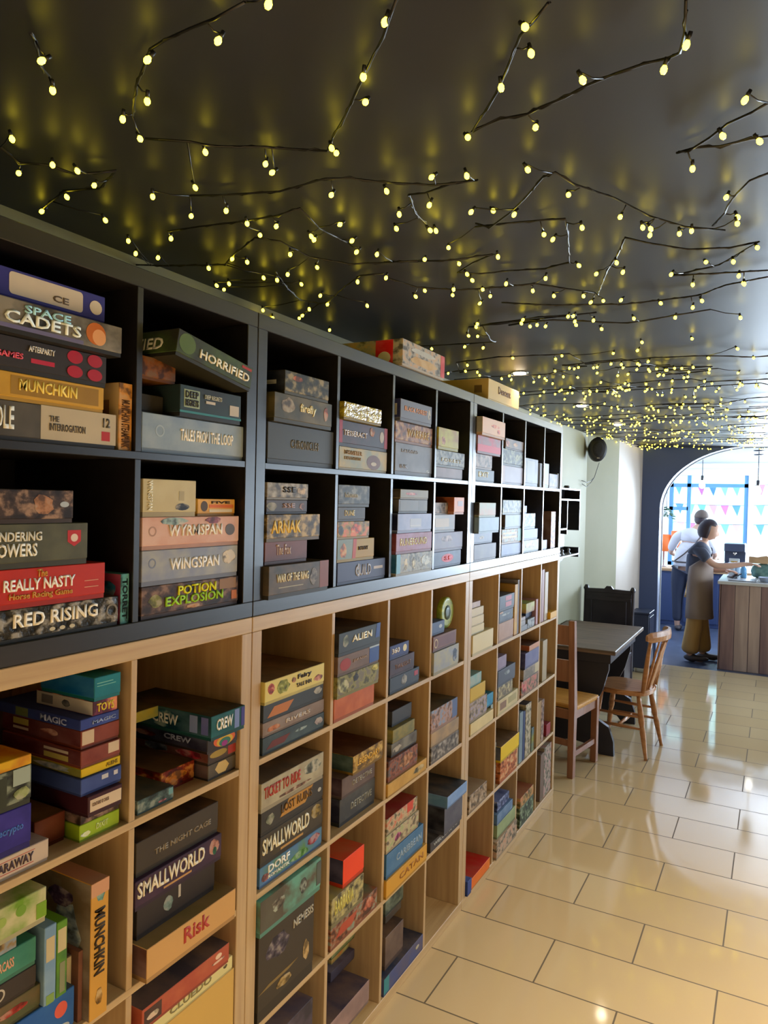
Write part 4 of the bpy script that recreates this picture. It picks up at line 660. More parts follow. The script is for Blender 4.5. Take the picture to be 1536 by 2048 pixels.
def game_box(rec):
    code, y0, y1, z0, z1, x0, x1, base, acc, sty, label, pans, titles, side, top, tilt, gloss = rec[:17]
    u, c, r = code // 100, code // 10 % 10, code % 10
    rnd = random.Random(int(y0 * 1e4) * 7 + int(z0 * 1e4))
    row = ('black', 'oak-effect')[r > 1]
    t = thing('game_box', label, 'board game box', ((x0 + x1) / 2, (y0 + y1) / 2, z0), 0,
              'boxed games in the %s %s shelves' % (NM[u], row))
    w, d, h = y1 - y0, x1 - x0, z1 - z0 - .0006
    hw, hd = w / 2, d / 2
    M0 = art(base, acc, sty, gloss)
    MT = art(top, mixhex(top, 'a08060', .4), 'm2', gloss) if top else (art(base, acc, 'm2') if sty[0] == 'm' else art(base, mixhex(base, 'ffffff', .2), 'm2'))
    MS = art(side, mixhex(side, 'ffffff', .22), 'm2') if side else M0
    upright = h > 1.6 * w
    lid_lo = 0 if (h < .03 or upright) else h * .13
    bm = bmesh.new()
    bx(bm, -hd, hd, -hw, hw, lid_lo, h, 0, min(.0012, w * .05))
    bmesh.ops.recalc_face_normals(bm, faces=bm.faces)
    for f in bm.faces:
        f.material_index = 1 if f.normal.z > .8 else (2 if abs(f.normal.y) > .8 else 0)
    lid = from_bm('lid', bm, [M0, MT, MS], t)
    if lid_lo:
        box('tray', -hd + .0015, hd - .0015, -hw + .0015, hw - .0015, 0, lid_lo + .001, art(mixhex(base, '201c18', .25), base, 'p'), t, 0)
    lo, hi = (lid_lo, h) if lid_lo else (0, h)
    F = lambda u_: -hw + u_ * w
    G = lambda v_: lo + v_ * (hi - lo)
    off = hd
    for i, (u0, u1, v0, v1, colr, kind) in enumerate(pans):
        bm = bmesh.new()
        th = .0003 + .0002 * i
        if kind == 'o':
            ca, cb, ra, rb = (F(u0) + F(u1)) / 2, (G(v0) + G(v1)) / 2, (F(u1) - F(u0)) / 2, (G(v1) - G(v0)) / 2
            rr = min(ra, rb); n = 20
            vo = [bm.verts.new((off + th, ca + rr * cos(2 * pi * k / n), cb + rr * sin(2 * pi * k / n))) for k in range(n)]
            vi = [bm.verts.new((off + th, ca + .72 * rr * cos(2 * pi * k / n), cb + .72 * rr * sin(2 * pi * k / n))) for k in range(n)]
            vo2 = [bm.verts.new((off, v.co.y, v.co.z)) for v in vo]; vi2 = [bm.verts.new((off, v.co.y, v.co.z)) for v in vi]
            for k in range(n):
                j = (k + 1) % n
                bm.faces.new((vo[k], vo[j], vi[j], vi[k])); bm.faces.new((vo2[k], vo2[j], vo[j], vo[k])); bm.faces.new((vi[k], vi[j], vi2[j], vi2[k]))
        else:
            pts = outline(kind, F(u0), F(u1), G(v0), G(v1), rnd)
            prism(bm, pts, 'x', off - .0005, off + th)
        mm = art(colr, mixhex(colr, mixhex(base, 'e0d0b0', .5), .55), 'm' if kind == 'D' else 'p')
        from_bm('printed_emblem' if kind in 'doDhs' else 'printed_panel', bm, mm, lid)
    ot = off + .0003 + .0002 * len(pans)
    for i, tt in enumerate(titles):
        vert = len(tt) > 6
        lettering('title_lettering', tt[0], mat('ink_' + tt[1], tt[1], .65, spec=.15), lid, 'x+', F(tt[2]), F(tt[3]), G(tt[4]), G(tt[5]), off - .0003, ot + .0006 - off, vert)
    if len(rec) > 17:   # printing on the left side of the box
        K = lambda u_: -hd + u_ * d
        for i, (u0, u1, v0, v1, colr, kind) in enumerate(rec[17]):
            bm = bmesh.new(); prism(bm, outline(kind, K(u0), K(u1), G(v0), G(v1), rnd), 'y', -hw - .0003 - .0002 * i, -hw + .0005)
            from_bm('side_panel', bm, art(colr, mixhex(colr, 'e0d0b0', .4), 'm' if kind == 'D' else 'p'), lid)
        for tt in rec[18]:
            lettering('side_lettering', tt[0], mat('ink_' + tt[1], tt[1], .65, spec=.15), lid, 'y-', K(tt[2]), K(tt[3]), G(tt[4]), G(tt[5]), -hw - .0005, .0008)
    if tilt:
        t.rotation_euler = (radians(tilt), 0, 0)
    return t
for rec in BOXES:
    gb = game_box(rec)
    if rec[15]:   # the tilted box also shows the end of its title on its left side
        lettering('title_lettering', 'HORRIFIED', mat('ink_e0dccb', 'e0dccb', .4), gb, 'y-', -.115, .085, .016, .042, -(rec[2] - rec[1]) / 2 + .0003, .001)

# games lying on top of the black units
def top_box(label, x0, x1, y0, y1, z0, z1, base, acc, sty, front, sidep, t1=None):
    t = thing('game_box', label, 'board game box', ((x0 + x1) / 2, (y0 + y1) / 2, z0), 0, 'boxes lying on top of the shelves')
    w, d, h = y1 - y0, x1 - x0, z1 - z0
    bm = bmesh.new(); bx(bm, -d / 2, d / 2, -w / 2, w / 2, .008, h, 0, .0015)
    from_bm('lid', bm, art(base, acc, sty), t)
    box('tray', -d / 2 + .002, d / 2 - .002, -w / 2 + .002, w / 2 - .002, 0, .009, art(base, acc, 'p'), t, 0)
    for (a0, a1, b0, b1, c, k) in front:
        bm = bmesh.new(); prism(bm, outline(k, -w / 2 + a0 * w, -w / 2 + a1 * w, b0 * h, b1 * h, random.Random(3)), 'x', d / 2 - .001, d / 2 + .0006)
        from_bm('printed_panel', bm, art(c, mixhex(c, 'ffffff', .25), 'm2'), t)
    for (a0, a1, b0, b1, c, k) in sidep:
        bm = bmesh.new(); prism(bm, outline(k, -d / 2 + a0 * d, -d / 2 + a1 * d, b0 * h, b1 * h, random.Random(4)), 'y', -w / 2 - .0006 - (.0004 if k == 'd' else 0), -w / 2 + .001)
        from_bm('printed_panel', bm, art(c, mixhex(c, 'ffffff', .25), 'm2'), t)
    if t1: lettering('title_lettering', t1[0], mat('ink_' + t1[1], t1[1], .65, spec=.15), t, 'x+', -w / 2 + t1[2] * w, -w / 2 + t1[3] * w, t1[4] * h, t1[5] * h, d / 2 - .0003, .0016)
    return t
top_box('pale blue and red picture box lying on top of the middle black shelves', -.30, .012, .765, 1.118, 2.2300, 2.322, 'a7a39c', 'b09070', 'm',
        [(.9, 1, .1, .98, 'b03a36', 'r'), (.08, .85, .15, .55, 'b0905c', 'D'), (.1, .8, .6, .85, 'b4b4b0', 'D')],
        [(.66, .88, .02, .98, 'b8202c', 'r'), (.69, .85, .08, .55, 'd8d0cc', 'd'), (.02, .6, .1, .5, '8a7468', 'D')])
top_box('plain cream cardboard box on top of the shelves, lit by a spotlight', -.32, -.01, 1.66, 2.10, 2.2300, 2.328, 'c9b178', 'c2a566', 'p',
        [], [(.78, .9, .35, .7, '7c6440', 'r')], ('Descent', '7a5c34', .3, .7, .45, .8))

# green ring in the first row of the middle oak-effect unit
t = thing('round_game_tin', 'round green ringed disc standing on the boxes in the middle oak-effect shelves', 'game tin', (-.045, 1.312, 1.3075))
def disc_x(bm, prof, n=28):
    lathe(bm, prof, n)
    for v in bm.verts: v.co = Vector((v.co.z, v.co.x, v.co.y))
bm = bmesh.new(); disc_x(bm, [(.05, -.011), (.062, -.011), (.0645, -.007), (.0645, .007), (.062, .011), (.05, .011)])
from_bm('rim', bm, noisy('green_print', '7c9226', 'b4c044', (30, 30, 60), .4), t)
bm = bmesh.new(); disc_x(bm, [(.012, .0105), (.030, .0105), (.030, .0125), (.012, .0125)])
from_bm('centre_label', bm, mat('dull_teal', '4a6258', .4), t)
# ------------------------------------------------------------------ fairy lights on the ceiling
BULB = mat('warm_led', 'ffe070', .4, emit=(1, .78, .03), es=11)
SOCK = mat('black_wire', '15151a', .4)
def bulb_mesh(r):
    bm = bmesh.new()
    lathe(bm, [(r * .62, .010), (r * .7, .0)], 6, (0, 0, 0), 1)
    lathe(bm, [(r * .5, .0), (r, -.004), (r * 1.0, -.008), (r * .5, -.0115)], 8, (0, 0, 0), 0)
    me = bpy.data.meshes.new('bulb'); bmesh.ops.recalc_face_normals(bm, faces=bm.faces); bm.to_mesh(me); bm.free()
    me.materials.append(BULB); me.materials.append(SOCK)
    return me
BM_NEAR = bulb_mesh(.0048); BM_FAR = bulb_mesh(.005)

def light_string(label, wpts, bpts, me, group=None, seed=0):
    rnd = random.Random(seed)
    base = Vector((wpts[0][0], wpts[0][1], H - .02))
    t = thing('fairy_light_string', label, 'fairy lights', base, 0, group)
    W3 = []
    for i, p in enumerate(wpts):
        W3.append(Vector((p[0], p[1], H - .012 - .010 * rnd.random())) - base)
    bm = bmesh.new(); tube(bm, W3, .0022, 5)
    # second strand twisted round the first
    tw = []
    for i in range(len(W3) - 1):
        L = (W3[i + 1] - W3[i]).length; n = max(2, int(L / .02)) if me is BM_NEAR else max(2, int(L / .05))
        for k in range(n):
            p = W3[i].lerp(W3[i + 1], k / n); a = len(tw) * 1.9
            tw.append(p + Vector((.0026 * cos(a), .0026 * sin(a), .0026 * sin(a * 1.1))))
    tube(bm, tw, .0015, 4)
    for q in bpts:
        z = H - .014 - .022 * rnd.random()
        Q = Vector((q[0], q[1], z)) - base
        best, bd = None, 9
        for i in range(len(W3) - 1):
            a, b = W3[i], W3[i + 1]; ab = b - a
            s = max(0, min(1, (Q - a).dot(ab) / max(1e-9, ab.dot(ab)))); p = a + ab * s
            if (p - Q).length < bd: bd = (p - Q).length; best = p
        if bd < .22:
            top = Q + Vector((0, 0, .006)); mid = best.lerp(top, .5) + Vector((0, 0, -.004))
            tube(bm, [best, mid, top], .0014, 4)
        o = link('bulb', me, None, t, Q)
        o.rotation_euler = (rnd.uniform(-.7, .7), rnd.uniform(-.7, .7), 0)
    from_bm('wire', bm, SOCK, t)

for i, (lab, wp, bp_) in enumerate(NEAR_STRINGS):
    light_string('fairy light ' + lab, wp, bp_, BM_NEAR, 'fairy light strings on the dark ceiling', i)
rnd = random.Random(5)
WHERE = ('level with the last compartment of the middle black unit', 'level with the first compartment of the far black unit',
         'level with the second compartment of the far black unit', 'level with the third compartment of the far black unit',
         'level with the last compartment of the far black unit', 'just past the end of the far black unit',
         'above the ladder-back chair', 'above the near end of the dark dining table', 'above the middle of the dark dining table',
         'above the far end of the dark dining table', 'above the dark high-backed settle', 'just beyond the wall speaker',
         'at the corner of the beige wall', 'over the low cabinet on castors', 'directly in front of the arch')
for j in range(15):
    yb_ = 1.12 + j * .40
    x, side = -.36, 1
    pts = [(x, yb_ + rnd.uniform(0, .2))]
    while len(pts) < 17:
        k = len(pts)
        if k % 3 == 0:
            x2, y2 = x + rnd.uniform(-.12, .25), pts[-1][1] + rnd.choice((-1, 1)) * rnd.uniform(.12, .28)
        else:
            x2, y2 = x + (rnd.uniform(.16, .34) if rnd.random() < .72 else -rnd.uniform(.1, .25)), pts[-1][1] + rnd.uniform(-.06, .06)
        x = max(-.38, min(1.75, x2)); y2 = max(yb_ - .12, min(yb_ + .48, y2)); y2 = min(y2, 7.1); x = max(x, .15) if j == 0 else x
        pts.append((x, y2))
    bl = []
    for i in range(len(pts) - 1):
        a, b = Vector(pts[i]), Vector(pts[i + 1]); n = max(1, int((b - a).length / (.085 if j > 1 else .13)))
        for k in range(n):
            p = a.lerp(b, (k + rnd.random() * .6) / n)
            q_ = (p.x + rnd.uniform(-.05, .05), min(7.12, p.y + rnd.uniform(-.06, .06)))
            if q_[0] > -.40: bl.append(q_)
    for k in range(16 if j > 1 else 4):
        bl.append((rnd.uniform(-.38, 1.3), min(7.12, yb_ + rnd.uniform(0, .42))))
    light_string('dense fairy light string ' + WHERE[j], pts, bl[:98], BM_FAR,
                 'fairy light strings over the far end of the room', 100 + j)


# ------------------------------------------------------------------ recessed downlights
DL_E = mat('downlight_glow', 'fff2d8', .5, emit=(1, .86, .62), es=25)
CHR = mat('brushed_chrome', 'b8b8b8', .25, 1)
def downlight(x, y, label, power, group='recessed ceiling downlights'):
    t = thing('ceiling_downlight', label, 'ceiling light', (x, y, H), 0, group)
    bm = bmesh.new()
    lathe(bm, [(.030, -.001), (.043, -.001), (.043, -.005), (.030, -.003)], 24)
    from_bm('bezel', bm, CHR, t)
    bm = bmesh.new(); lathe(bm, [(.001, -.002), (.032, -.002), (.030, -.009), (.02, -.013), (.001, -.014)], 20)
    from_bm('lamp_face', bm, DL_E, t)
    d = bpy.data.lights.new('downlight', 'SPOT'); d.energy = power; d.color = WARM; d.spot_size = radians(130); d.spot_blend = .9; d.shadow_soft_size = .035
    o = bpy.data.objects.new('downlight_beam', d); COL.objects.link(o); o.parent = t; o.location = (0, 0, -.02)
downlight(.0, 2.07, 'lit ceiling downlight nearest the cream box on the shelves', 12)
downlight(.0, 3.37, 'lit ceiling downlight above the end of the far black shelves', 6)
downlight(.0, 4.60, 'small lit ceiling downlight furthest along, near the speaker', 4)
DLW = iter(('nearest the back wall', 'just right of the camera', 'far right behind the camera', 'directly behind the camera', 'far right beside the camera', 'right of the picture edge'))
for (x, y) in ((2.2, -2.3), (2.2, -.7), (3.4, -1.6), (1.3, -3.2), (3.4, .3), (2.6, 1.2)):
    downlight(x, y, 'ceiling downlight outside the picture, ' + next(DLW), 208)

# ------------------------------------------------------------------ wall rack beside the shelves
DK = noisy('dark_stained_wood', '1c1a20', '2a2629', (4, 40, 40), .3)
t = thing('wall_rack', 'black wooden wall rack with small compartments on the green wall beside the shelves', 'wall shelf', (XL, 4.15, 1.33))
X1 = .135
bm = bmesh.new(); prism(bm, [(-.46, -.0), (.45, 0), (.45, .56), (-.46, .56)], 'x', .002, .012); from_bm('back_board', bm, DK, t)
for (z, a, b) in ((.545, -.47, .46), (.462, -.46, .45), (.235, -.46, .06), (.02, -.46, .45)):
    box('shelf', .012, X1, a, b, z, z + .014, DK, t, .001)
for (yy, z0, z1) in ((-.47, 0, .56), (.05, .20, .462), (.445, .22, .545), (.445, .0, .08)):
    box('upright', .012, X1, yy, yy + .014, z0, z1, DK, t, .001)
bm = bmesh.new()
prism(bm, [(-.30, 0), (.40, 0), (.33, -.03), (.12, -.05), (-.0, -.09), (-.03, -.155), (-.12, -.155), (-.2, -.09)], 'x', .002, .03)
from_bm('apron', bm, DK, t)
bm = bmesh.new(); tube(bm, [(.06, -.2, .575), (.06, -.2, .60)], [.03, .018], 10); tube(bm, [(.06, .3, .575), (.06, .3, .60)], [.03, .018], 10)
for v in bm.verts: v.co.z -= .014
from_bm('finial', bm, DK, t)
for k, (yy, zz) in enumerate(((.0, .12), (.30, .14), (.1, .045))):
    o = box('pewter_miniature', -.018, .018, -.02, .02, 0, .045, mat('pale_pewter', '9fa6b4', .4, .3), None, .006, (XL + .09, 4.15 + yy, 1.33 + .0345))
    bm = bmesh.new(); lathe(bm, [(.016, 0), (.018, .004), (.008, .012), (.010, .026), (.013, .032), (.006, .044)], 10)
    me = bpy.data.meshes.new('figure'); bm.to_mesh(me); bm.free(); me.materials.append(mat('pale_pewter', '9fa6b4', .4, .3)); o.data = me
    tag(o, ('small pale figure standing leftmost on the lowest rack shelf', 'small pale figure nearest the open end of the rack', 'small pale figure between two others on the rack')[k], 'ornament')

# ------------------------------------------------------------------ speaker on the wall
t = thing('wall_speaker', 'round-fronted black loudspeaker mounted high in the corner of the green wall', 'speaker', (-.325, 5.36, 2.27), radians(22))
bm = bmesh.new(); lathe(bm, [(.03, .0), (.085, .01), (.098, .05), (.10, .10), (.094, .135), (.06, .14)], 28)
for v in bm.verts: v.co = Vector((v.co.x * .82, .06 - v.co.z, v.co.y * 1.12))
from_bm('cabinet', bm, mat('black_plastic', '20222a', .45), t)
bm = bmesh.new(); lathe(bm, [(.002, .138), (.058, .140), (.056, .146), (.03, .149), (.002, .150)], 24)
for v in bm.verts: v.co = Vector((v.co.x * .9, .06 - v.co.z, v.co.y * 1.2))
from_bm('grille', bm, noisy('speaker_cloth', '191a20', '2c2e36', (200, 200, 200), .8), t)
box('bracket', -.02, .02, .05, .16, -.02, .02, mat('black_plastic', '20222a', .45), t)
box('badge', -.012, .012, -.0905, -.086, -.085, -.077, mat('silver_badge', 'b0b0b8', .3, .6), t, .001)
bm = bmesh.new()
for s in range(2):
    tube(bm, [(-.40, 5.12 + .02 * s, 1.98 - .03 * s), (-.385, 5.26, 1.965 - .04 * s), (-.38, 5.39, 1.985 - .02 * s), (-.36, 5.45, 2.02), (-.33, 5.5, 2.16)], .003, 5)
tag(from_bm('speaker_cable', bm, SOCK), 'thin looped dark cables hanging on the green wall below the loudspeaker', 'cable')

# ------------------------------------------------------------------ dining table
TT = noisy('worn_dark_tabletop', '54463c', '7c6758', (3, 30, 30), .5, 5)
DW = mat('dark_table_base', '262838', .4)  # bluish glare mixed into the dark base colour
t = thing('dining_table', 'dark wooden trestle table pushed against the green wall, worn brown top', 'table', (-.10, 4.25, 0))
box('tabletop', -.305, .308, -.59, .59, .735, .765, TT, t, .004)
box('apron_rail', -.26, .26, -.5, .5, .655, .735, DW, t, .003)
def lyre():
    L = [(-.24, .66), (-.24, .60), (-.20, .45), (-.14, .32), (-.14, .26), (-.25, .20), (-.285, .10), (-.29, 0), (-.19, 0), (-.15, .05), (0, .075)]
    return L + [(-p[0], p[1]) for p in reversed(L[:-1])]
for yy in (-.46, .40):
    bm = bmesh.new(); prism(bm, lyre(), 'y', yy, yy + .04); from_bm('trestle_end', bm, DW, t)
box('stretcher', -.03, .03, -.42, .40, .14, .24, DW, t, .003)

# ------------------------------------------------------------------ ladder-back chair
BR = noisy('reddish_brown_wood', '84563c', '98684c', (30, 30, 3), .4)
RUSH = noisy('woven_rush_seat', 'c48a3c', 'dca652', (4, 90, 90), .6, bump=.4)
def ladder_chair(label, loc, rz):
    t = thing('dining_chair', label, 'chair', loc, rz)
    w, d = .40, .41
    for sx in (-1, 1):
        x = sx * (w / 2 - .022)
        bm = bmesh.new()
        prism(bm, [(-d / 2 - .022, 0), (-d / 2 + .022, 0), (-d / 2 + .026, .46), (-d / 2 - .022, 1.02), (-d / 2 - .058, 1.02), (-d / 2 - .02, .46)], 'x', x - .02, x + .02)
        bmesh.ops.bevel(bm, geom=list(bm.edges), offset=.003, segments=1, affect='EDGES'); from_bm('rear_leg', bm, BR, t)
        box('front_leg', x - .021, x + .021, d / 2 - .042, d / 2, 0, .45, BR, t, .003)
        box('side_rail', x - .011, x + .011, -d / 2 + .024, d / 2 - .042, .375, .435, BR, t)
        box('stretcher', x - .012, x + .012, -d / 2 + .022, d / 2 - .042, .13, .165, BR, t)
    box('seat_rail', -w / 2 + .042, w / 2 - .042, d / 2 - .034, d / 2 - .012, .375, .435, BR, t)
    box('seat_rail', -w / 2 + .042, w / 2 - .042, -d / 2 - .01, -d / 2 + .012, .375, .435, BR, t)
    box('stretcher', -w / 2 + .042, w / 2 - .042, -d / 2 - .008, -d / 2 + .010, .2, .24, BR, t)
    for (z0, z1, dy) in ((.62, .76, .012), (.86, .985, .030)):
        bm = bmesh.new()
        n = 8; F_, B_ = [], []
        for k in range(n + 1):
            x = (-w / 2 + .042) + (w - .084) * k / n; c_ = .012 * sin(pi * k / n)
            F_.append((x, -d / 2 - dy - c_ + .008)); B_.append((x, -d / 2 - dy - c_ - .010))
        prism(bm, F_ + B_[::-1], 'z', z0, z1); from_bm('back_slat', bm, BR, t)
    bm = bmesh.new(); bx(bm, -w / 2 + .004, w / 2 - .004, -d / 2 + .03, d / 2 - .004, .43, .462, 0, .012, 2); from_bm('rush_seat', bm, RUSH, t)
    return t
ladder_chair('reddish-brown ladder-back chair with a woven rush seat beside the oak-effect shelves', (-.115, 3.47, 0), radians(-9))

# ------------------------------------------------------------------ light wood kitchen chair facing the table
LW = noisy('light_varnished_wood', 'a9744a', 'c48f60', (40, 6, 40), .28)
t = thing('dining_chair', 'light varnished stick-back chair with a curved crest facing the dark table', 'chair', (.215, 4.06, 0), radians(83))
bm = bmesh.new()
so = []
for k in range(28):
    a = 2 * pi * k / 28; c_, s_ = cos(a), sin(a)
    so.append((.205 * math.copysign(abs(c_) ** .6, c_) * (1 if s_ > 0 else .93), .195 * math.copysign(abs(s_) ** .6, s_)))
prism(bm, so, 'z', .425, .46); bmesh.ops.bevel(bm, geom=[e for e in bm.edges if abs(e.verts[0].co.z - e.verts[1].co.z) < 1e-4], offset=.008, segments=2, affect='EDGES')
from_bm('seat', bm, LW, t)
for sx in (-1, 1):
    for sy in (-1, 1):
        bm = bmesh.new()
        a = Vector((sx * .14, sy * .13, .43)); b = Vector((sx * .20, sy * .19 - (.02 if sy < 0 else 0), 0))
        ps = [a.lerp(b, s) for s in (0, .1, .3, .42, .5, .58, .75, .95, 1)]
        tube(bm, ps, [.014, .016, .021, .022, .016, .021, .017, .012, .013], 10); from_bm('leg', bm, LW, t)
    bm = bmesh.new(); a = Vector((sx * .172, .155, .2)); b = Vector((sx * .172, -.165, .2)); tube(bm, [a, a.lerp(b, .5), b], [.008, .013, .008], 8); from_bm('stretcher', bm, LW, t)
    bm = bmesh.new(); a = Vector((sx * .163, .15, .28)); b = Vector((sx * .163, -.155, .28)); tube(bm, [a, a.lerp(b, .5), b], [.008, .012, .008], 8); from_bm('stretcher', bm, LW, t)
bm = bmesh.new(); tube(bm, [(-.17, 0, .2), (0, 0, .2), (.17, 0, .2)], [.008, .013, .008], 8); from_bm('stretcher', bm, LW, t)
def crest(k):
    a = -1 + 2 * k
    return Vector((.225 * a, -.20 - .085 * (1 - a * a), .85 + .012 * (1 - a * a)))
bm = bmesh.new()
N = 14; prev = None; secs = []
for k in range(N + 1):
    p = crest(k / N); hgt = .034 if 0 < k < N else .02
    dx = (crest(min(1, k / N + .05)) - crest(max(0, k / N - .05))).normalized(); nrm = Vector((-dx.y, dx.x, 0))
    secs.append([bm.verts.new(p + nrm * a + Vector((0, 0, b))) for a, b in ((.011, -hgt), (.014, 0), (.009, hgt), (-.009, hgt), (-.014, 0), (-.011, -hgt))])
for i in range(N):
    for k in range(6): bm.faces.new((secs[i][k], secs[i][(k + 1) % 6], secs[i + 1][(k + 1) % 6], secs[i + 1][k]))
bm.faces.new(secs[0]); bm.faces.new(secs[-1]); from_bm('crest_rail', bm, LW, t)
for k in (.06, .24, .40, .60, .76, .94):
    bm = bmesh.new(); p = crest(k); a = Vector((p.x * .78, -.165, .455)); r_ = .015 if k in (.06, .94) else .008
    tube(bm, [a, a.lerp(p, .35), a.lerp(p, .7), p + Vector((0, 0, -.02))], [r_, r_ * 1.3, r_, r_ * .8], 8)
    from_bm('back_post' if k in (.06, .94) else 'back_stick', bm, LW, t)
bm = bmesh.new(); prism(bm, [(-.03, 0), (.03, 0), (.045, .14), (.03, .22), (.04, .34), (-.04, .34), (-.03, .22), (-.045, .14)], 'y', -.008, .008)
for v in bm.verts: v.co = Vector((v.co.x, v.co.y - .168 - v.co.z * .27, v.co.z + .458))
from_bm('back_splat', bm, LW, t)

# ------------------------------------------------------------------ dark carved chair at the table's far end
DC = noisy('carved_dark_wood', '262432', '34303e', (6, 40, 6), .33)  # both wood tones carry a painted bluish glare
t = thing('high_backed_settle', 'near-black panelled high-back seat at the far end of the dark table', 'settle', (-.17, 5.12, 0))
for sx in (-1, 1):
    bm = bmesh.new(); tube(bm, [(sx * .205, .18, 0), (sx * .205, .18, .4), (sx * .205, .19, .75), (sx * .205, .20, .98), (sx * .205, .20, 1.0), (sx * .205, .20, 1.03)], [.02, .02, .018, .018, .026, .012], 10); from_bm('post', bm, DC, t)
    box('front_leg', sx * .2 - .02, sx * .2 + .02, -.2, -.16, 0, .45, DC, t)
    box('side_panel', sx * .2 - .012, sx * .2 + .012, -.16, .17, .1, .42, DC, t)
bm = bmesh.new(); bx(bm, -.2, .2, .175, .2, .46, .97, 0, .002)
for (a, b, c_, d_) in ((-.2, .2, .90, .93), (-.2, .2, .60, .62), (-.16, -.145, .62, .9), (.145, .16, .62, .9)): bx(bm, a, b, .162, .178, c_, d_, 0, .002)
from_bm('back_panel', bm, DC, t)
bm = bmesh.new(); prism(bm, [(-.205, .97), (.205, .97), (.19, 1.0), (.04, 1.005), (.02, 1.03), (-.02, 1.03), (-.04, 1.005), (-.19, 1.0)], 'y', .172, .203); from_bm('top_rail', bm, DC, t)
box('seat', -.215, .215, -.205, .175, .42, .46, DC, t, .004)

# low dark cabinet on castors by the arch
t = thing('cabinet_on_castors', 'narrow dark cabinet on small castors against the wall left of the arch', 'cabinet', (-.095, 6.72, 0))
box('body', -.08, .095, -.16, .16, .05, .62, mat('cabinet_black_blue', '26304a', .4), t, .004)
box('top', -.088, .103, -.17, .17, .62, .64, mat('cabinet_black_blue', '26304a', .4), t, .004)
box('door', .095, .103, -.14, .14, .08, .59, mat('cabinet_black_blue', '26304a', .4), t, .002)
for sx in (-.06, .075):
    for sy in (-.135, .135):
        bm = bmesh.new(); lathe(bm, [(.008, -.012), (.024, -.012), (.026, -.006), (.026, .006), (.024, .012), (.008, .012)], 16)
        for v in bm.verts: v.co = Vector((v.co.z + sx, v.co.y + sy, v.co.x + .0262))
        from_bm('castor', bm, mat('black_plastic', '20222a', .45), t)

# ------------------------------------------------------------------ counter and its clutter
CT = thing('service_counter', 'plank-fronted brown wooden service counter beyond the arch', 'counter', (1.6, 7.68, 0))
P1 = noisy('aged_planks', '6a5250', '8a6c64', (14, 14, 1.2), .5, 5)
P2 = noisy('aged_planks_light', '8c766c', 'a89080', (14, 14, 1.2), .5, 5)
bm = bmesh.new(); bx(bm, -.96, .70, -.40, .46, .0, .93, 0, .002); from_bm('carcass', bm, mat('counter_core', '3c3030', .6), CT)
bm = bmesh.new(); x = -.97; k = 0
rr = random.Random(9)
while x < .68:
    wd = rr.uniform(.10, .2); bx(bm, x, min(.7, x + wd - .004), -.42, -.40, 0, .93, 1 if k in (1, 4, 8) or (-.78 < x + wd / 2 < -.6) else 0, .002); x += wd; k += 1
from_bm('front_planks', bm, [P1, P2], CT)
bm = bmesh.new(); y = -.42
while y < .44:
    bx(bm, -.98, -.96, y, min(.46, y + .14), 0, .93, 0, .002); y += .145
from_bm('end_planks', bm, [P1], CT)
box('worktop', -1.0, .72, -.44, .48, .93, .965, mat('pale_worktop', 'b4b2ae', .3), CT, .004)
def on_counter(x, y): return (x, y, .9655)
bm = bmesh.new(); bx(bm, -.14, .14, -.1, .1, 0, .012, 0, .004); o = from_bm('serving_tray', bm, mat('grey_tray', '8c9096', .3), None, on_counter(.84, 7.42)); tag(o, 'flat grey tray on the near left corner of the counter', 'tray')
bm = bmesh.new(); lathe(bm, [(.05, 0), (.06, .004), (.085, .05), (.088, .052), (.080, .052), (.05, .008)], 22); o = from_bm('glass_bowl', bm, mat('blue_glassware', 'a8b4c8', .12), None, on_counter(1.07, 7.45)); tag(o, 'shallow blue-grey bowl at the right end of the visible counter', 'bowl')
bm = bmesh.new(); lathe(bm, [(.028, 0), (.034, .004), (.034, .10), (.012, .14), (.012, .17), (.015, .175)], 18); o = from_bm('water_bottle', bm, mat('blue_bottle', '5f9ccc', .12), None, on_counter(.83, 7.83)); tag(o, 'squat bright blue bottle at the back of the counter', 'bottle')
t = thing('card_terminal', 'dark card terminal tilted up towards the woman on the counter', 'card reader', on_counter(.745, 7.62), radians(-60))
bm = bmesh.new(); bx(bm, -.07, .07, -.05, .05, .03, .045, 0, .004)
for v in bm.verts: v.co.z += v.co.y * .5
from_bm('screen', bm, mat('dark_screen', '1c2430', .15), t); box('stand', -.03, .03, -.02, .02, 0, .035, mat('black_plastic', '20222a', .45), t)
for k, (x, y, hh, cc, lb) in enumerate(((.70, 7.9, .17, 'c8d8e2', 'white'), (.76, 7.96, .15, 'bcd0dc', 'pale blue'))):
    t = thing('paper_cup_stack', lb + ' stack of paper cups behind the card reader', 'cups', on_counter(x, y))
    bm = bmesh.new(); pr_ = []
    for q_ in range(9): pr_ += [(.034, q_ * .018), (.04, q_ * .018 + .016)]
    lathe(bm, [(.03, 0)] + pr_, 16); from_bm('cups', bm, mat('cup_' + lb, cc, .5), t)
t = thing('menu_stand', 'small framed menu with yellow and orange picture standing on the counter', 'menu stand', on_counter(.72, 8.06))
box('frame', -.055, .055, -.006, .006, 0, .2, mat('menu_frame', 'd0d0c8', .4), t)
box('picture', -.035, .035, -.0075, -.005, .04, .17, noisy('menu_picture', 'c8b83c', 'c8743c', (20, 20, 12), .4), t, 0)
bm = bmesh.new(); prism(bm, [(-.12, 0), (.12, .0), (.15, .025), (.06, .09), (-.03, .07), (-.12, .075)], 'y', -.06, .06); o = from_bm('paper_bag', bm, noisy('kraft_paper', 'a0805c', 'b8966c', (8, 8, 8), .7), None, (1.0, 7.93, 1.135)); tag(o, 'folded brown paper bag lying on the green cloth bundle', 'paper bag')
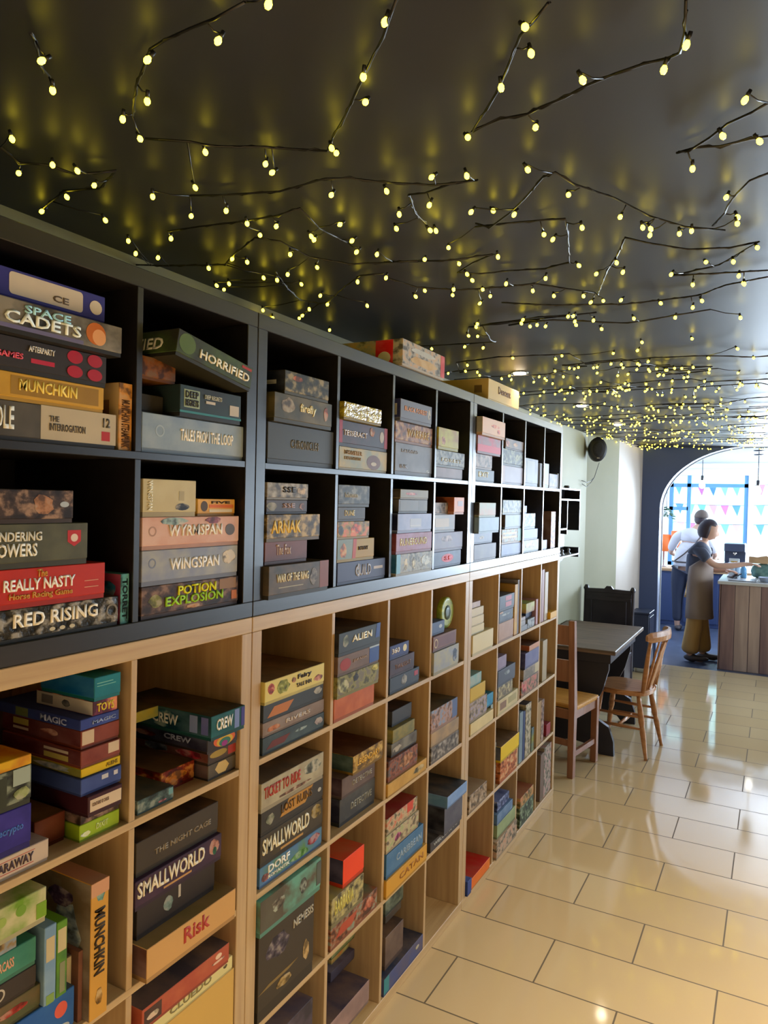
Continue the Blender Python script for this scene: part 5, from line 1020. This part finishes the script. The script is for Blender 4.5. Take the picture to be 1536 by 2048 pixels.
bm = bmesh.new(); bmesh.ops.create_icosphere(bm, subdivisions=3, radius=1)
for v in bm.verts:
    s_ = 1 + .12 * sin(7 * v.co.x + 3 * v.co.y); v.co = Vector((v.co.x * .13 * s_, v.co.y * .08, max(-.8, v.co.z) * .094))
o = from_bm('folded_cloth', bm, noisy('teal_cloth', '4c6a64', '6c8a7c', (20, 20, 20), .9), None, (1.03, 7.93, .9655 + .0752), True); tag(o, 'bunched dull green cloth on the counter under the paper bag', 'cloth')

# dark back counter with an amber lampshade and jars
t = thing('back_counter', 'long dark back counter with a wooden top behind the two people', 'counter', (.3, 10.4, 0))
box('body', -.9, 1.2, -.3, .3, 0, .80, mat('glare_tinted_cupboard', '34446c', .4), t, .004)  # dark cupboard colour lifted with bluish glare
box('worktop', -.91, 1.22, -.33, .31, .80, .84, noisy('butcher_block', 'a8845c', 'bc9870', (3, 30, 30), .4), t, .004)
for x in (-.6, -.1, .4, .9):
    box('cupboard_door', x - .23, x + .23, -.315, -.302, .06, .77, mat('glare_tinted_cupboard', '34446c', .4), t, .003)
for k, (x, z, rr_) in enumerate(((-.36, 1.16, .115), (-.19, 1.22, .085))):
    t = thing('table_lamp', ('larger orange-shaded lamp at the left end of the back counter', 'smaller orange-shaded lamp beside the cap of the person in white')[k], 'lamp', (x, 10.35, .8405))
    bm = bmesh.new(); lathe(bm, [(.06, 0), (.06, .01), (.01, .02), (.008, z - 1.02 + .15)], 16); from_bm('base', bm, CHR, t)
    bm = bmesh.new(); lathe(bm, [(rr_, z - 1.02 + .10), (rr_ * .8, z - 1.02 + .35), (rr_ * .78, z - 1.02 + .35), (rr_ * .98, z - 1.02 + .10)], 24); from_bm('lamp_shade', bm, mat('orange_shade', 'c8642c', .6, emit='c86428', es=.25), t)
for k in range(4):
    bm = bmesh.new(); lathe(bm, [(.035, 0), (.038, .004), (.038, .11), (.028, .125), (.03, .14)], 16)
    o = from_bm('storage_jar', bm, mat(('jar_a', 'jar_b')[k % 2], ('c8ccd0', '8c6c54')[k % 2], .25), None, (-.12 + .11 * k, 10.2 + .03 * (k % 2), .8405))
    tag(o, ('pale jar nearest the orange lamp', 'brown jar second from the orange lamp', 'pale jar third from the orange lamp', 'brown jar furthest from the orange lamp')[k] + ' on the back counter', 'jar', 'jars on the back counter')
t = thing('coffee_machine', 'dark box-shaped coffee machine on the back counter right of the people', 'coffee machine', (.62, 10.42, .8405))
box('housing', -.14, .14, -.15, .15, .0, .12, mat('dark_machine', '2a3448', .3), t, .01)
box('head', -.14, .14, -.15, .15, .28, .40, mat('dark_machine', '2a3448', .3), t, .01)
box('rear', -.14, .14, .0, .15, .12, .28, mat('dark_machine', '2a3448', .3), t, .004)
bm = bmesh.new(); tube(bm, [(0, -.06, .28), (0, -.06, .24)], .025, 12); tube(bm, [(0, -.06, .25), (.0, -.17, .24)], .01, 8); from_bm('brew_handle', bm, CHR, t)

# notices on the left wall inside the arch
for k in range(6):
    z = .95 + .17 * k
    o = box('paper_notice', -.6195, -.617, 7.75 + .1 * (k % 2), 8.15 + .1 * (k % 2), z, z + .14, mat('white_paper', 'd8dce0', .6), None, 0)
    tag(o, 'white paper notice, %s of six in a column on the wall inside the arch' % ('lowest', 'second', 'third', 'fourth', 'fifth', 'topmost')[k], 'notice')
# hanging plant on the cafe wall
t = thing('hanging_plant', 'small trailing plant hung high near the window beyond the arch', 'plant', (-.42, 11.0, 1.62))
bm = bmesh.new(); lathe(bm, [(.04, 0), (.06, .08), (.055, .08)], 14); from_bm('pot', bm, mat('white_pot', 'b8bcb8', .4), t)
bm = bmesh.new(); rr = random.Random(2)
for k in range(60):
    a = rr.uniform(0, 2 * pi); r0 = rr.uniform(.02, .12); c_ = Vector((r0 * cos(a), r0 * sin(a), .10 - r0 * 1.1 + rr.uniform(-.03, .05)))
    u_ = Vector((cos(a + 1), sin(a + 1), .3)) * .022; v_ = Vector((cos(a), sin(a), -.4)) * .04
    bm.faces.new([bm.verts.new(c_ + q_) for q_ in (-v_, u_, v_, -u_)])
from_bm('foliage', bm, mat('leaf_green', '3c5c48', .5), t)
bm = bmesh.new(); tube(bm, [(0, 0, .08), (0, 0, 1.12)], .003, 5); from_bm('cord', bm, SOCK, t)

# pendant lamps
def pendant(label, x, y, zb, rings):
    t = thing('pendant_lamp', label, 'pendant lamp', (x, y, zb))
    top = 2.749 - zb
    bm = bmesh.new(); tube(bm, [(0, 0, .10), (0, 0, top)], .006, 6); from_bm('cord', bm, SOCK, t)
    bm = bmesh.new(); lathe(bm, [(.015, .05), (.02, .06), (.02, .12), (.01, .125)], 12); from_bm('lamp_holder', bm, SOCK, t)
    bm = bmesh.new(); lathe(bm, [(.012, .055), (.04, .0), (.045, -.03), (.03, -.065), (.004, -.075)], 16); from_bm('globe_bulb', bm, mat('lit_globe', 'fff8e8', .3, emit=(1, .95, .85), es=6), t)
    for k in range(rings):
        bm = bmesh.new(); z_ = top - .03 - .055 * k; lathe(bm, [(.01, z_), (.085 - .006 * k, z_ - .004), (.085 - .006 * k, z_ - .016), (.01, z_ - .02)], 20); from_bm('dark_disc', bm, mat('pendant_black', '22242c', .4), t)
    return t
pendant('glowing pendant lamp under a stack of dark discs above the counter', .91, 9.6, 2.02, 5)
pendant('smaller glowing pendant lamp above the two people', .13, 10.6, 2.12, 1)

# ------------------------------------------------------------------ across the street
bm = bmesh.new(); bx(bm, -5, 8, 17, 18, 0, 6)
o = from_bm('building', bm, noisy('pale_teal_render', '8fb8b8', 'b4d0cc', (.6, .6, .8), .7)); tag(o, 'pale turquoise building seen across the street through the cafe window', 'building')
FL = ('c06aa8', '6aa8b8', '4c7cb0', 'c8909c', '7cb89c')
for r in range(3):
    z = (2.15, 1.8, 1.45)[r]
    t = thing('bunting', ('highest', 'middle', 'lowest')[r] + ' row of pink and teal flags strung outside the window', 'bunting', (.2, 12.75 + .25 * r, z))
    bm = bmesh.new(); tube(bm, [(-1.3 + 2.6 * k / 12, 0, .06 * (2 * k / 12 - 1) ** 2) for k in range(13)], .004, 5); from_bm('cord', bm, SOCK, t)
    for k in range(14):
        x = -1.22 + .19 * k; zz = .06 * (x / 1.3) ** 2
        bm = bmesh.new(); prism(bm, [(x - .07, zz), (x + .07, zz), (x + .02, zz - .19)], 'y', -.002, .002)
        from_bm('flag', bm, mat('flag_' + FL[(k * 2 + r) % 5], FL[(k * 2 + r) % 5], .7), t)

# ------------------------------------------------------------------ people
def skin(name, V, E_, R, m, parent, root=0, sub=2, smooth=True):
    me = bpy.data.meshes.new(name); me.from_pydata([tuple(v) for v in V], E_, [])
    o = link(name, me, m, parent)
    md = o.modifiers.new('skin', 'SKIN'); md.use_smooth_shade = smooth
    if not me.skin_vertices: pass
    for i, r in enumerate(R):
        sv = me.skin_vertices[0].data[i]
        sv.radius = r if isinstance(r, tuple) else (r, r); sv.use_root = (i == root)
    s = o.modifiers.new('sub', 'SUBSURF'); s.levels = sub; s.render_levels = sub
    return o

def new_skin(name, V, E_, R, m, parent, root=0, sub=2):
    """grow a smooth surface along a skeleton and keep it as a plain mesh"""
    me = bpy.data.meshes.new(name); me.from_pydata([tuple(v) for v in V], E_, [])
    o = bpy.data.objects.new(name, me); COL.objects.link(o)
    o.modifiers.new('skin', 'SKIN').use_smooth_shade = True
    bpy.context.view_layer.update()
    if not me.skin_vertices:
        me.attributes  # layer is created together with the modifier in the UI only
        bm = bmesh.new(); bm.from_mesh(me); bm.verts.layers.skin.verify(); bm.to_mesh(me); bm.free()
    for i, r in enumerate(R):
        sv = me.skin_vertices[0].data[i]
        sv.radius = r if isinstance(r, tuple) else (r, r); sv.use_root = (i == root)
    s = o.modifiers.new('sub', 'SUBSURF'); s.levels = sub; s.render_levels = sub
    bpy.context.view_layer.update()
    ev = o.evaluated_get(bpy.context.evaluated_depsgraph_get())
    m2 = bpy.data.meshes.new_from_object(ev)
    bpy.data.objects.remove(o); bpy.data.meshes.remove(me)
    m2.name = name
    for p in m2.polygons: p.use_smooth = True
    m2.materials.clear()
    return link(name, m2, m, parent)

def chain(n0, n): return [(i, i + 1) for i in range(n0, n0 + n - 1)]

def head(bm, c, fwd, r=.095, tilt=0.):
    """head with brow, nose, chin, ears; fwd = facing direction in the ground plane"""
    f = Vector((fwd[0], fwd[1], 0)).normalized(); s = Vector((-f.y, f.x, 0)); up = Vector((0, 0, 1))
    f2 = (f * cos(tilt) - up * sin(tilt)); u2 = (up * cos(tilt) + f * sin(tilt))
    def P(a, b, h): return Vector(c) + f2 * a + s * b + u2 * h
    nU, nV = 20, 14; rings = []
    for j in range(1, nV):
        ph = pi * j / nV; rg = []
        for i in range(nU):
            th = 2 * pi * i / nU
            a, b, h = sin(ph) * cos(th), sin(ph) * sin(th), cos(ph)
            A = a * (.098 if a > 0 else .105); B = b * .076; Hh = h * .118
            if h < -.2:
                k = (-h - .2); B *= 1 - .35 * k
                if a < 0: A *= 1 - .55 * k
                else: A *= 1 - .08 * k
            if a > .75 and abs(h) < .75: A = .088 + .004 * (a - .75)
            if a > .93 and -.25 < h < .1 and abs(b) < .2: A += .026
            if a > .8 and -.1 < h < .2 and .15 < abs(b) < .55: A -= .007
            rg.append(bm.verts.new(P(A, B, Hh)))
        rings.append(rg)
    t_ = bm.verts.new(P(0, 0, .118)); b_ = bm.verts.new(P(.02, 0, -.118))
    for j in range(len(rings) - 1):
        for i in range(nU):
            bm.faces.new((rings[j][i], rings[j][(i + 1) % nU], rings[j + 1][(i + 1) % nU], rings[j + 1][i]))
    for i in range(nU):
        bm.faces.new((t_, rings[0][(i + 1) % nU], rings[0][i])); bm.faces.new((b_, rings[-1][i], rings[-1][(i + 1) % nU]))
    for sd in (-1, 1):
        m_ = bmesh.ops.create_uvsphere(bm, u_segments=8, v_segments=6, radius=1)
        for v in m_['verts']: v.co = P(-.005 + v.co.x * .016, sd * .076 + v.co.y * .008, -.005 + v.co.z * .028)
    return P

def person(label, loc, skel, skin_m):
    return thing('person', label, 'person', loc)

SKINM = mat('skin_tone', 'c49c86', .6)
def hand(V, E_, R, wrist, d, side, curl=.3, palm_i=None):
    """append palm and five fingers to a skeleton; d = pointing direction, side = thumb side"""
    d = Vector(d).normalized(); sd = Vector(side).normalized(); dn = d.cross(sd).normalized()
    if dn.z > 0: dn = -dn
    b = len(V); V.append(Vector(wrist) + d * .045); R.append((.030, .016)); E_.append((palm_i, b))
    for k, (o_, ln) in enumerate(((.030, .068), (.011, .078), (-.010, .072), (-.029, .058))):
        p0 = Vector(wrist) + d * .082 + sd * o_; i0 = len(V)
        V.append(p0); R.append(.009); E_.append((b, i0))
        V.append(p0 + d * ln * .5 + dn * .012 * curl); R.append(.0085); E_.append((i0, i0 + 1))
        V.append(p0 + d * ln * .9 + dn * .055 * curl); R.append(.007); E_.append((i0 + 1, i0 + 2))
    i0 = len(V)
    V.append(Vector(wrist) + d * .03 + sd * .042 + dn * .01); R.append(.011); E_.append((b, i0))
    V.append(Vector(wrist) + d * .07 + sd * .060 + dn * .02); R.append(.009); E_.append((i0, i0 + 1))

# woman at the end of the counter, in profile
t = person('woman with short dark hair, dark T-shirt and long taupe apron reaching over the counter', (.39, 7.6, 0), None, None)
off_ = Vector((.39, 7.6, 0))
def W_(x, y, z): return Vector((x, y, z)) - off_
V = [W_(.37, 7.60, .92), W_(.375, 7.60, 1.06), W_(.39, 7.60, 1.22), W_(.40, 7.60, 1.31), W_(.425, 7.60, 1.38), W_(.45, 7.60, 1.45)]
R = [(.09, .11), (.08, .10), (.09, .12), (.08, .10), .046, .05]
E_ = chain(0, 6)
# near arm (right) stretched over the counter
i = len(V); V += [W_(.39, 7.45, 1.29), W_(.46, 7.41, 1.20), W_(.56, 7.40, 1.115), W_(.70, 7.41, 1.12), W_(.86, 7.44, 1.15)]; R += [.040, .042, .038, .036, (.026, .022)]
E_ += [(3, i)] + chain(i, 5); hand(V, E_, R, V[-1], (1, .1, .02), (0, 1, 0), .5, len(V) - 1)
i = len(V); V += [W_(.40, 7.75, 1.29), W_(.44, 7.78, 1.16), W_(.47, 7.77, 1.05), W_(.55, 7.73, 1.04), W_(.64, 7.68, 1.045)]; R += [.052, .046, .038, .034, (.026, .022)]
E_ += [(3, i)] + chain(i, 5); hand(V, E_, R, V[-1], (1, -.35, .02), (-.3, -1, 0), .5, len(V) - 1)
for yy, fx, dx in ((7.51, .30, 0), (7.69, .42, .06)):
    i = len(V); V += [W_(.365, yy, .84), W_(.37 + dx * .5, yy, .48), W_(fx, yy, .09), W_(fx + .05, yy, .04), W_(fx + .17, yy, .03)]; R += [(.085, .085), .058, .038, .035, (.035, .022)]
    E_ += [(0, i)] + chain(i, 5)
body = new_skin('body', V, E_, R, SKINM, t)
bm = bmesh.new(); HC = W_(.475, 7.60, 1.502); head(bm, HC, (1, -.12), tilt=.30); from_bm('head', bm, SKINM, t, smooth=True)
# hair cap with short nape
bm = bmesh.new(); bmesh.ops.create_uvsphere(bm, u_segments=22, v_segments=14, radius=1)
dl = [v for v in bm.verts if v.co.x > .35 and v.co.z < .42 or v.co.z < -.82]
bmesh.ops.delete(bm, geom=dl, context='VERTS')
for v in bm.verts: v.co = HC + Vector((v.co.x * .108 - .014 + v.co.z * .03, v.co.y * .086, v.co.z * .122 + .006 - v.co.x * .02))
o = from_bm('hair', bm, mat('dark_brown_hair', '30242a', .5), t, smooth=True); sm = o.modifiers.new('thickness', 'SOLIDIFY'); sm.thickness = .012
SH = mat('dark_slate_shirt', '3d4252', .8)
V = [W_(.37, 7.60, .95), W_(.375, 7.60, 1.06), W_(.388, 7.60, 1.22), W_(.40, 7.60, 1.31), W_(.418, 7.60, 1.36), W_(.39, 7.44, 1.29), W_(.455, 7.405, 1.205), W_(.49, 7.40, 1.17), W_(.40, 7.76, 1.29), W_(.44, 7.785, 1.17), W_(.45, 7.785, 1.13)]
R = [(.135, .165), (.125, .145), (.125, .165), (.115, .145), .06, .078, .062, .060, .068, .062, .060]
new_skin('t_shirt', V, [(0, 1), (1, 2), (2, 3), (3, 4), (3, 5), (5, 6), (6, 7), (3, 8), (8, 9), (9, 10)], R, SH, t)
TR = mat('tan_trousers', 'b08c54', .85)
V = [W_(.365, 7.60, .93), W_(.365, 7.52, .80), W_(.36, 7.51, .48), W_(.325, 7.51, .20), W_(.315, 7.51, .075), W_(.365, 7.68, .80), W_(.40, 7.69, .48), W_(.43, 7.69, .2), W_(.435, 7.69, .075)]
R = [(.13, .16), (.115, .10), (.095, .085), (.10, .085), (.115, .09), (.115, .10), (.095, .085), (.10, .085), (.11, .09)]
new_skin('trousers', V, [(0, 1), (1, 2), (2, 3), (3, 4), (0, 5), (5, 6), (6, 7), (7, 8)], R, TR, t)
# apron: curved panel wrapping front and side from waist to shin, with bib
AP = mat('taupe_apron', '8a7a70', .85)
bm = bmesh.new(); rows_ = []
for j, (z, ra, rb) in enumerate(((1.20, .135, .10), (1.08, .145, .15), (.98, .150, .185), (.80, .155, .19), (.62, .165, .195), (.50, .175, .2))):
    rg = []
    a_max = radians(60) if j == 0 else radians(128)
    for k in range(15):
        a = -a_max + 2 * a_max * k / 14
        rg.append(bm.verts.new(W_(.372 + ra * cos(a) + .006 * sin(5 * a + j), 7.60 + rb * sin(a), z)))
    rows_.append(rg)
for j in range(len(rows_) - 1):
    for k in range(14): bm.faces.new((rows_[j][k], rows_[j][k + 1], rows_[j + 1][k + 1], rows_[j + 1][k]))
o = from_bm('apron', bm, AP, t, smooth=True); sm = o.modifiers.new('thickness', 'SOLIDIFY'); sm.thickness = .006
for (fx, yy) in ((.30, 7.51), (.42, 7.69)):
    bm = bmesh.new(); bmesh.ops.create_uvsphere(bm, u_segments=16, v_segments=10, radius=1)
    for v in bm.verts: v.co = W_(fx + .085, yy, .043) + Vector((v.co.x * .135, v.co.y * .048, max(-1, v.co.z) * .042 * (1.15 if v.co.x < -.2 else .8)))
    from_bm('shoe', bm, mat('shoe_dark', '4a4448', .6), t, smooth=True)

# person in a white shirt and cap, seen from behind
off_ = Vector((.06, 9.62, 0))
t = person('person seen from behind in a pale shirt, brown cap and crossed apron strap', tuple(off_), None, None)
V = [W_(.04, 9.62, .90), W_(.05, 9.63, 1.08), W_(.08, 9.66, 1.26), W_(.11, 9.69, 1.38), W_(.15, 9.73, 1.45), W_(.18, 9.76, 1.52)]
R = [(.10, .08), (.10, .08), (.13, .09), (.11, .07), .05, .052]
E_ = chain(0, 6)
for (sx, ex_, hx) in ((-.10, -.20, -.12), (.28, .40, .36)):
    i = len(V); V += [W_(sx, 9.69, 1.34), W_((sx + ex_) / 2, 9.74, 1.22), W_(ex_, 9.80, 1.10), W_(hx, 9.95, 1.05), W_(hx + .02, 10.02, 1.03)]; R += [.055, .048, .04, .034, (.026, .022)]
    E_ += [(3, i)] + chain(i, 5); hand(V, E_, R, V[-1], (.1, 1, -.05), (1 if sx < 0 else -1, 0, 0), .4, len(V) - 1)
for xx in (-.06, .13):
    i = len(V); V += [W_(xx, 9.62, .78), W_(xx - .01, 9.64, .48), W_(xx, 9.62, .09), W_(xx, 9.66, .045), W_(xx + .02, 9.77, .03)]; R += [.06, .058, .04, .036, (.035, .022)]
    E_ += [(0, i)] + chain(i, 5)
new_skin('body', V, E_, R, SKINM, t)
bm = bmesh.new(); HC = W_(.21, 9.79, 1.60); head(bm, HC, (.5, 1), tilt=.25); from_bm('head', bm, SKINM, t, smooth=True)
bm = bmesh.new(); bmesh.ops.create_uvsphere(bm, u_segments=20, v_segments=12, radius=1)
bmesh.ops.delete(bm, geom=[v for v in bm.verts if v.co.z < -.15], context='VERTS')
for v in bm.verts: v.co = HC + Vector((v.co.x * .1 - .004, v.co.y * .108 - .008, v.co.z * .115 + .012))
o = from_bm('cap', bm, mat('brown_cap', '5c5048', .8), t, smooth=True); sm = o.modifiers.new('thickness', 'SOLIDIFY'); sm.thickness = .01
bm = bmesh.new(); bmesh.ops.create_uvsphere(bm, u_segments=18, v_segments=12, radius=1)
for v in bm.verts: v.co = HC + Vector((v.co.x * .088 - .012, v.co.y * .08 - .026, v.co.z * .085 - .012))
from_bm('hair', bm, mat('dark_brown_hair', '30242a', .5), t, smooth=True)
WS = mat('white_shirt', 'c4c2c8', .8)
V = [W_(.04, 9.62, .97), W_(.05, 9.63, 1.08), W_(.08, 9.66, 1.26), W_(.11, 9.69, 1.38), W_(.145, 9.725, 1.43), W_(-.10, 9.69, 1.34), W_(-.155, 9.74, 1.22), W_(-.2, 9.79, 1.12), W_(.28, 9.69, 1.34), W_(.34, 9.74, 1.22), W_(.395, 9.79, 1.12)]
R = [(.18, .15), (.175, .14), (.185, .14), (.15, .11), .062, .075, .066, .058, .075, .066, .058]
new_skin('shirt', V, [(0, 1), (1, 2), (2, 3), (3, 4), (3, 5), (5, 6), (6, 7), (3, 8), (8, 9), (9, 10)], R, WS, t)
V = [W_(.045, 9.62, 1.0), W_(-.05, 9.62, .80), W_(-.07, 9.64, .48), W_(-.06, 9.62, .12), W_(.13, 9.62, .80), W_(.12, 9.64, .48), W_(.13, 9.62, .12)]
R = [(.16, .135), (.12, .13), .08, .065, (.11, .12), .08, .065]
new_skin('trousers', V, [(0, 1), (1, 2), (2, 3), (0, 4), (4, 5), (5, 6)], R, mat('dark_trousers', '262c40', .8), t)
bm = bmesh.new(); lathe(bm, [(.10, .30), (.155, .24), (.172, .14), (.18, .02), (.178, 0), (.165, .004)], 24)
for v in bm.verts: v.co = W_(.045 + .1 * max(0, v.co.z - .1) + v.co.x, 9.625 + v.co.y * .84, .925 + v.co.z)
from_bm('shirt_hem', bm, WS, t, smooth=True)
bm = bmesh.new(); tube(bm, [W_(.26, 9.60, 1.41), W_(.16, 9.50, 1.25), W_(.02, 9.455, 1.10), W_(-.10, 9.48, 1.0)], .010, 6); tube(bm, [W_(-.14, 9.56, .99), W_(-.06, 9.485, .985), W_(.045, 9.462, .985), W_(.15, 9.485, .985), W_(.225, 9.56, .99)], .011, 6)
from_bm('apron_strap', bm, mat('strap_brown', '4c403c', .7), t)
for xx in (-.06, .13):
    bm = bmesh.new(); bmesh.ops.create_uvsphere(bm, u_segments=14, v_segments=8, radius=1)
    for v in bm.verts: v.co = W_(xx + .01, 9.69, .045) + Vector((v.co.x * .05, v.co.y * .13, v.co.z * .044))
    from_bm('shoe', bm, mat('shoe_dark', '4a4448', .6), t, smooth=True)

bpy.data.objects.remove(_to, do_unlink=True)
